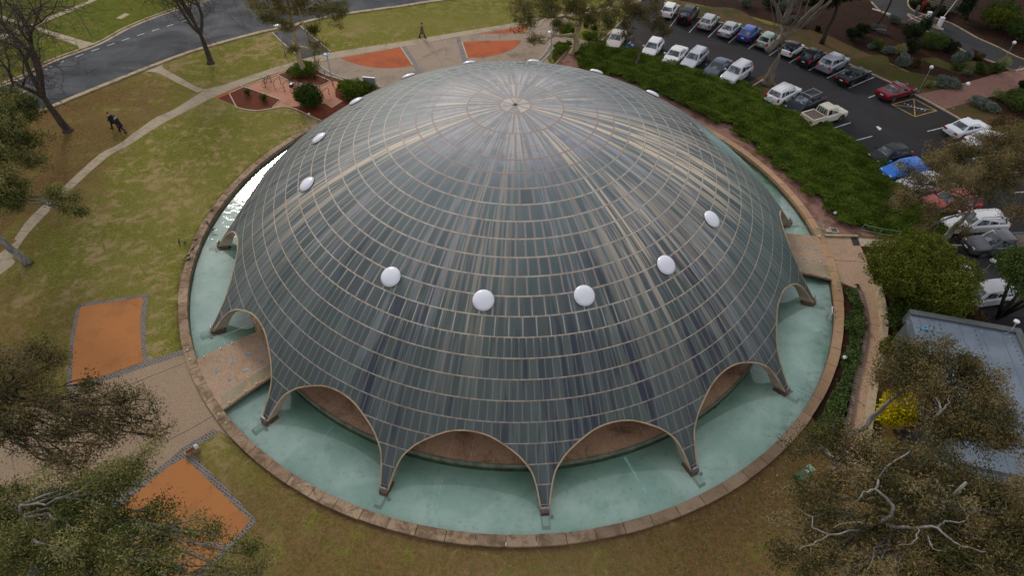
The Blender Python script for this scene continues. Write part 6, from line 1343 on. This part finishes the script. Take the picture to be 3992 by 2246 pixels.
# lattice wall at the top right
g = NG('lattice_block'); x_, y_, z_ = g.sep(g.n('ShaderNodeTexCoord').outputs['Object'])[:3]
fx = g.ma('ABSOLUTE', g.ma('SUBTRACT', g.ma('FRACT', g.ma('MULTIPLY', x_, 3.4)), .5)); fz = g.ma('ABSOLUTE', g.ma('SUBTRACT', g.ma('FRACT', g.ma('MULTIPLY', z_, 3.4)), .5))
hole = g.ma('MULTIPLY', g.ma('LESS_THAN', fx, .28), g.ma('LESS_THAN', fz, .28)); M['lattice'] = g.pbr(g.mix(hole, (0.42, 0.36, 0.26), (0.02, 0.018, 0.015)), .85)
P0, P1 = np.array(E(1130, 60)[0]), np.array(E(1560, 170)[0]); d = P1-P0
P1 = P0+d*1.05; Lw = np.linalg.norm(P1-P0); ww = thing('lattice_wall', 'cream pierced block screen wall at the top right', 'wall', (*P0, GZ), math.atan2(d[1], d[0]))
b = MB(); b.box(0, Lw, -.08, .08, 0, 2.1); b.ob('screen_blocks', M['lattice'], ww); b = MB(); b.box(-.05, Lw+.05, -.12, .12, 2.1, 2.18); b.ob('wall_cap', M['edging'], ww)
# the low building with the metal roof, right edge
g = NG('metal_roof'); p = g.n('ShaderNodeTexCoord').outputs['Object']; x_, y_, z_ = g.sep(p)[:3]
f = g.ma('ABSOLUTE', g.ma('SUBTRACT', g.ma('FRACT', g.ma('DIVIDE', x_, 1.15)), .5)); c = g.mix(g.mr(g.noise(.6, 5, .65), .35, .65), (0.11, 0.14, 0.18), (0.165, 0.195, 0.235)); c = g.mix(g.mr(f, .02, .008), c, (0.07, 0.085, 0.12))
sp_ = g.mr(g.noise(7, 3, .6, vec=g.scl(p, (1, .25, 1))), .66, .7); c = g.mix(g.ma('MULTIPLY', sp_, .4), c, (0.4, 0.42, 0.46)); M['roof'] = g.pbr(c, .45, .3, nrm=g.bump(g.mr(f, .03, .0), .4, .02))
g = NG('corrugated'); x_ = g.sep(g.n('ShaderNodeTexCoord').outputs['Object'])[0]; w_ = g.ma('SINE', g.ma('MULTIPLY', x_, 60)); M['corr'] = g.pbr(g.mix(g.mr(w_, -1, 1), (0.1, 0.12, 0.15), (0.22, 0.25, 0.3)), .5, .3, nrm=g.bump(w_, .5, .02))
M['fascia'] = plain('grey_fascia', (0.085, 0.095, 0.095), .6, var=.25)
HB = 4.0
TL, TR = np.array(G(3540, 1228, HB)), np.array(G(3955, 1302, HB)); dxv = TR-TL; Lx = np.linalg.norm(dxv); ang = math.atan2(dxv[1], dxv[0])
bl = thing('flat_roofed_building', 'low building with a blue-grey metal roof and dark parapet at the right edge', 'building', (*TL, GZ), ang); Dp = 10.2
b = MB(); b.box(0.1, Lx, -Dp, 0, HB-.75, HB-.12); b.ob('roof', M['roof'], bl)
b = MB()
for q_ in ((0.1, Lx+.4, 0, .4), (Lx, Lx+.4, -Dp-.4, 0)): b.box(*q_, HB-1.0, HB)
b.ob('parapet', M['fascia'], bl)
b = MB(); b.box(.1, Lx-.1, -Dp+.3, -.1, 0, HB-.8); b.ob('wall', M['fascia'], bl)
b = MB()
for i in range(26): b.box(4.2, Lx-.4, -Dp+.16, -Dp+.3, .2+i*.12, .26+i*.12)
b.ob('louvre_screen', M['galv'], bl)
for i in range(4): b = MB(); b.lathe([(.1, 0), (.1, HB-.8)], 10, Matrix.Translation((Lx-.15-i*2.2, -Dp+.05, 0))); b.ob('column', M['galv'], bl)
b = MB(); b.box(-.2, Lx, -Dp-.15, -Dp+.05, HB-.9, HB-.4); b.ob('fascia', M['galv'], bl)
for i in range(3):
    b = MB(); [b.lathe([(.035, HB-.12), (.035, HB-.08)], 6, Matrix.Translation((1.7+i*2.0, -.4-j*.35, 0))) for j in range(20)]; b.ob('roof_screws', M['fascia'], bl)
x, y = G(3850, 1610, HB-.3); a2 = thing('corrugated_roof_building', 'ribbed blue-grey roof edge beyond the parapet at the right edge', 'building', (TR[0]+.6, TR[1]-1.0, GZ), ang); b = MB(); b.box(0.1, 6, -12, -1.5, HB-1.2, HB-1.0); b.ob('roof', M['corr'], a2); b = MB(); b.box(.2, 5.8, -11.8, -1.7, 0, HB-1.2); b.ob('wall', M['fascia'], a2)
t = thing('roof_antenna', 'blue and grey antenna frame at the left edge of the metal roof', 'antenna', (*G(3548, 1345, 3.4), 3.4), ang); M['bluepaint'] = plain('antenna_blue', (0.05, 0.2, 0.3), .5)
b = MB()
for dx_ in (0, .35): b.tube([(dx_-.3, -.3, 0), (dx_, 0, 1.5)], .03, 6)
b.ob('mast', M['galv'], t); b = MB(); b.tube([(-.35, 0, 1.55), (.1, .1, 1.5), (.65, -.1, 1.5)], .035, 6); b.tube([(-.1, -.3, 1.55), (.25, .3, 1.5)], .035, 6); b.box(-.1, .3, -.08, .08, 1.42, 1.56); b.ob('cross_arm', M['bluepaint'], t)
t = thing('roof_floodlight', 'white round floodlight on the far corner of the parapet', 'light', (*G(3938, 1296, HB), HB)); b = MB(); b.tube([(0, 0, 0), (.2, .3, .7)], .03, 6); b.tube([(-.5, -.2, .1), (.5, .2, .1)], .02, 5); b.ob('bracket', M['galv'], t); b = MB(); b.lathe([(.08, 0), (.16, .08), (.16, .16), (.08, .2)], 14, Matrix.Translation((.1, .25, .6))); b.ob('lamp_head', M['whitepaint'], t, ang=40)

# ------------------------------------------------------------------ people and birds
SKIN = plain('skin', (0.42, 0.25, 0.17), .6); DK = plain('dark_wool', (0.012, 0.012, 0.016), .9); JN = plain('black_trousers', (0.014, 0.014, 0.018), .9); BRC = plain('brown_coat', (0.2, 0.115, 0.06), .9, var=.3); HR = plain('dark_hair', (0.02, 0.013, 0.009), .7); HRB = plain('brown_hair', (0.07, 0.035, 0.018), .7)
def person(label, px, a, coat, hairm, hem, stride, arm, hat=None, scarf=None, lean=0.03, sc=1.0, ph=0):
    t = thing('person', label, 'person', (*G(*px), GZ), a)
    V_ = []; R_ = []; E_ = []
    def add(p, r, par=None):
        V_.append(p); R_.append(r if hasattr(r, '__len__') else (r, r))
        if par is not None: E_.append((par, len(V_)-1))
        return len(V_)-1
    pel = add((0, 0, .93), (.13, .11)); ch = add((lean, 0, 1.22), (.15, .12), pel); nk0 = add((lean*1.5, 0, 1.43), (.11, .09), ch); nk = add((lean*1.8, 0, 1.51), .052, nk0)
    hd = add((lean*2.2+.01, 0, 1.62), (.085, .098), nk); add((lean*2.2+.02, 0, 1.72), (.07, .08), hd)
    for s in (1, -1):
        sh = add((lean, s*.18, 1.40), .062, nk0); sw = arm*s
        if stride == 'phone' and s > 0: el = add((.08, .24, 1.16), .046, sh); wr = add((.12, .13, 1.42), .034, el); hdir = np.array([0, -.02, .08]); 
        else: el = add((lean-.05+sw*.12, s*.25, 1.13), .046, sh); wr = add((lean+sw*.34+.03, s*.24, .92), .034, el); hdir = np.array([.015, 0, -.08])
        pw = np.array(V_[wr]); pm_ = add(tuple(pw+hdir*.7), (.036, .02), wr)
        for k, ln in enumerate((.052, .06, .064, .056)):
            o_ = np.array([(k-1.5)*.019, 0, 0]); f1_ = add(tuple(pw+hdir*1.1+o_), .0095, pm_); add(tuple(pw+hdir*1.1+o_+hdir/np.linalg.norm(hdir)*ln+np.array([.01, -s*.012, 0])), .008, f1_)
        th1 = add(tuple(pw+hdir*.35+np.array([.035, -s*.01, 0])), .011, pm_); add(tuple(pw+hdir*.9+np.array([.052, -s*.012, 0])), .009, th1)
        f = s*ph
        hp = add((0, s*.09, .88), (.1, .085), pel); kn_ = add((.16*f+.03, s*.09, .49+(.0 if f > 0 else .02)), .062, hp); an = add((.30*f-(0 if f > 0 else .06), s*.085, .09+(0 if f > 0 else .09)), .042, kn_)
        add((.30*f+.14-(0 if f > 0 else .08), s*.09, .045+(0 if f > 0 else .0)), (.042, .032), an)
    me = bpy.data.meshes.new('body'); me.from_pydata(V_, E_, []); o = link('body', me, t)
    md = o.modifiers.new('Skin', 'SKIN'); sv = me.skin_vertices[0].data
    for i, r in enumerate(R_): sv[i].radius = r
    sv[0].use_root = True
    md.use_smooth_shade = True; o.modifiers.new('Sub', 'SUBSURF').levels = 1; o.modifiers['Sub'].render_levels = 2; me.materials.append(SKIN)
    b = MB(); rings = [(.99 if hem < .9 else hem, .0), ]; zs = np.linspace(hem, 1.47, 9); vs = []; k = 18
    for z in zs:
        u_ = (z-.9)/.57; wy = .235 if z < 1.0 else .2+.035*abs(u_-.3); wy = .25+.05*(1.0-z) if z < 1.0 else (.215 if z < 1.38 else .215-(z-1.38)*1.5); wx = .17+(.25*(1.0-z) if z < 1.0 else 0) if z < 1.38 else .17-(z-1.38)*.9
        vs += [(lean*(z-.6)+wx*math.cos(2*PI*j/k), wy*math.sin(2*PI*j/k), z) for j in range(k)]
    b.add(vs, [(i*k+j, i*k+(j+1) % k, (i+1)*k+(j+1) % k, (i+1)*k+j) for i in range(8) for j in range(k)]+[tuple(8*k+j for j in range(k))])
    def P_(i): return np.array(V_[i])
    for s in (1, -1):
        q_ = [i for i in range(len(V_)) if abs(V_[i][1]-s*.18) < .001 and abs(V_[i][2]-1.40) < .001][0]; b.tube([P_(q_)+np.array([0, 0, .01]), P_(q_+1), P_(q_+2)], [.085, .068, .055], 10)
    b.ob('coat', coat, t, smooth=True)
    b = MB()
    for s in (1, -1):
        f = s*ph; b.tube([(0, s*.09, .92), (.16*f+.03, s*.09, .49+(.0 if f > 0 else .02)), (.30*f-(0 if f > 0 else .06), s*.085, .1+(0 if f > 0 else .09))], [.12, .085, .068], 10)
        fx_, fz_ = .30*f-(0 if f > 0 else .06), (0 if f > 0 else .03); b.box(fx_-.09, fx_+.2, s*.09-.055, s*.09+.055, fz_, fz_+.1, top=.8)
    b.ob('trousers', JN, t, smooth=False)
    hx = lean*2.2+.012; b = MB(); b.lathe([(.102*math.cos(c), .115*math.sin(c)) for c in np.linspace(-.35, 1.5, 9)], 16, Matrix.Translation((hx-.02, 0, 1.675))); b.ob('hair', hat or hairm, t, smooth=True)
    b = MB()
    for s in (1, -1): b.lathe([(.004, -.004), (.013, 0), (.004, .004)], 8, Matrix.Translation((hx+.092, s*.034, 1.655)) @ Matrix.Rotation(PI/2, 4, 'Y'))
    b.tube([(hx+.085, 0, 1.66), (hx+.118, 0, 1.615), (hx+.09, 0, 1.61)], [.008, .015, .01], 6); b.box(hx+.075, hx+.09, -.026, .026, 1.572, 1.58)
    for s in (1, -1): b.lathe([(.01, -.008), (.024, 0), (.01, .008)], 8, Matrix.Translation((hx, s*.092, 1.635)) @ Matrix.Rotation(PI/2, 4, 'X'))
    b.ob('face', SKIN, t, smooth=True)
    if scarf: b = MB(); b.lathe([(.075, 1.42), (.11, 1.46), (.085, 1.52)], 14, Matrix.Translation((lean*1.7, 0, 0))); b.ob('scarf', scarf, t, smooth=True)
    t.scale = (sc, sc, sc)
    return t
person('walker in dark coat and maroon cap, left one of the pair on the lawn', (452, 500), PI-.1, DK, HRB, .62, '', .5, hat=plain('maroon_cap', (0.16, 0.008, 0.02), .8), ph=1, sc=.98)
person('walker in black coat with pale blue collar, right one of the pair', (479, 514), PI-.15, DK, HRB, .60, '', -.6, scarf=plain('blue_scarf', (0.22, 0.42, 0.6), .8), ph=-1.15, lean=.06)
person('person in a long brown coat walking on the pale path by the plaza', (1647, 146), .12, BRC, HR, .52, 'phone', .4, ph=-1.0, sc=1.03)
BR_ = plain('bird_plumage', (0.035, 0.03, 0.032), .7); BR2 = plain('bird_pale_plumage', (0.3, 0.27, 0.25), .8)
def bird(label, px, a, z=GZ, pale=False):
    t = thing('bird', label, 'bird', (*G(px[0], px[1], z), z), a, 'dark birds along the left side of the moat'); b = MB()
    b.tube([(-.16, 0, .13), (-.1, 0, .15), (0, 0, .17), (.09, 0, .2), (.13, 0, .24)], [.02, .05, .075, .06, .03], 10); b.tube([(.12, 0, .22), (.15, 0, .28), (.18, 0, .3)], [.035, .04, .025], 8); b.add([(-.12, -.03, .15), (-.12, .03, .15), (-.3, .04, .1), (-.3, -.04, .1)], [(0, 1, 2, 3), (3, 2, 1, 0)]); b.ob('body', BR_, t, smooth=True)
    b = MB(); b.tube([(.19, 0, .3), (.245, 0, .285)], [.013, .003], 5); b.ob('beak', M['galvd'], t)
    for s in (1, -1):
        b = MB(); b.add([(.07, s*.07, .21), (-.06, s*.082, .2), (-.2, s*.03, .14), (-.03, s*.078, .13)], [(0, 1, 2, 3), (3, 2, 1, 0)]); b.ob('wing', BR2 if pale else BR_, t)
        b = MB(); b.tube([(0, s*.03, .12), (.01, s*.03, .01), (.05, s*.035, .006)], .007, 4); b.ob('leg', M['galvd'], t)
bl_ = [((828, 827), .8, GZ, 'topmost dark bird on the outer edge of the moat coping'), ((812, 876), 2.2, .3, 'second bird from the top, standing on the coping stones'), ((766, 941), -2.0, .3, 'bird alone on the coping right of the pair on the grass'), ((701, 948), 1.9, GZ, 'left bird of the pair standing on the grass'), ((722, 951), -1.4, GZ, 'right bird of the pair standing on the grass'), ((755, 977), 1.2, .3, 'bird in the middle of the column of three on the coping'), ((738, 1002), .6, .3, 'second-lowest bird, wings spread low on the coping'), ((737, 1019), .8, .3, 'lowest dark bird at the coping edge')]
for px, a, z, lab in bl_: bird(lab, px, a, z)
bird('bird perched low on the inner wall of the moat', (831, 903), .4, .08, True)
t = thing('hose_nozzle', 'small dark pump fitting lying in the moat below the right arches', 'pump', (*G(2791, 1585, -.3), -.34), .9); b = MB(); b.tube([(-.2, 0, .06), (.2, 0, .06)], .05, 8); b.ob('pipe', M['galvd'], t); b = MB(); b.lathe([(.1, -.05), (.1, .05)], 10, Matrix.Translation((.24, 0, .07)) @ Matrix.Rotation(PI/2, 4, 'Y')); b.ob('head', M['galvd'], t)
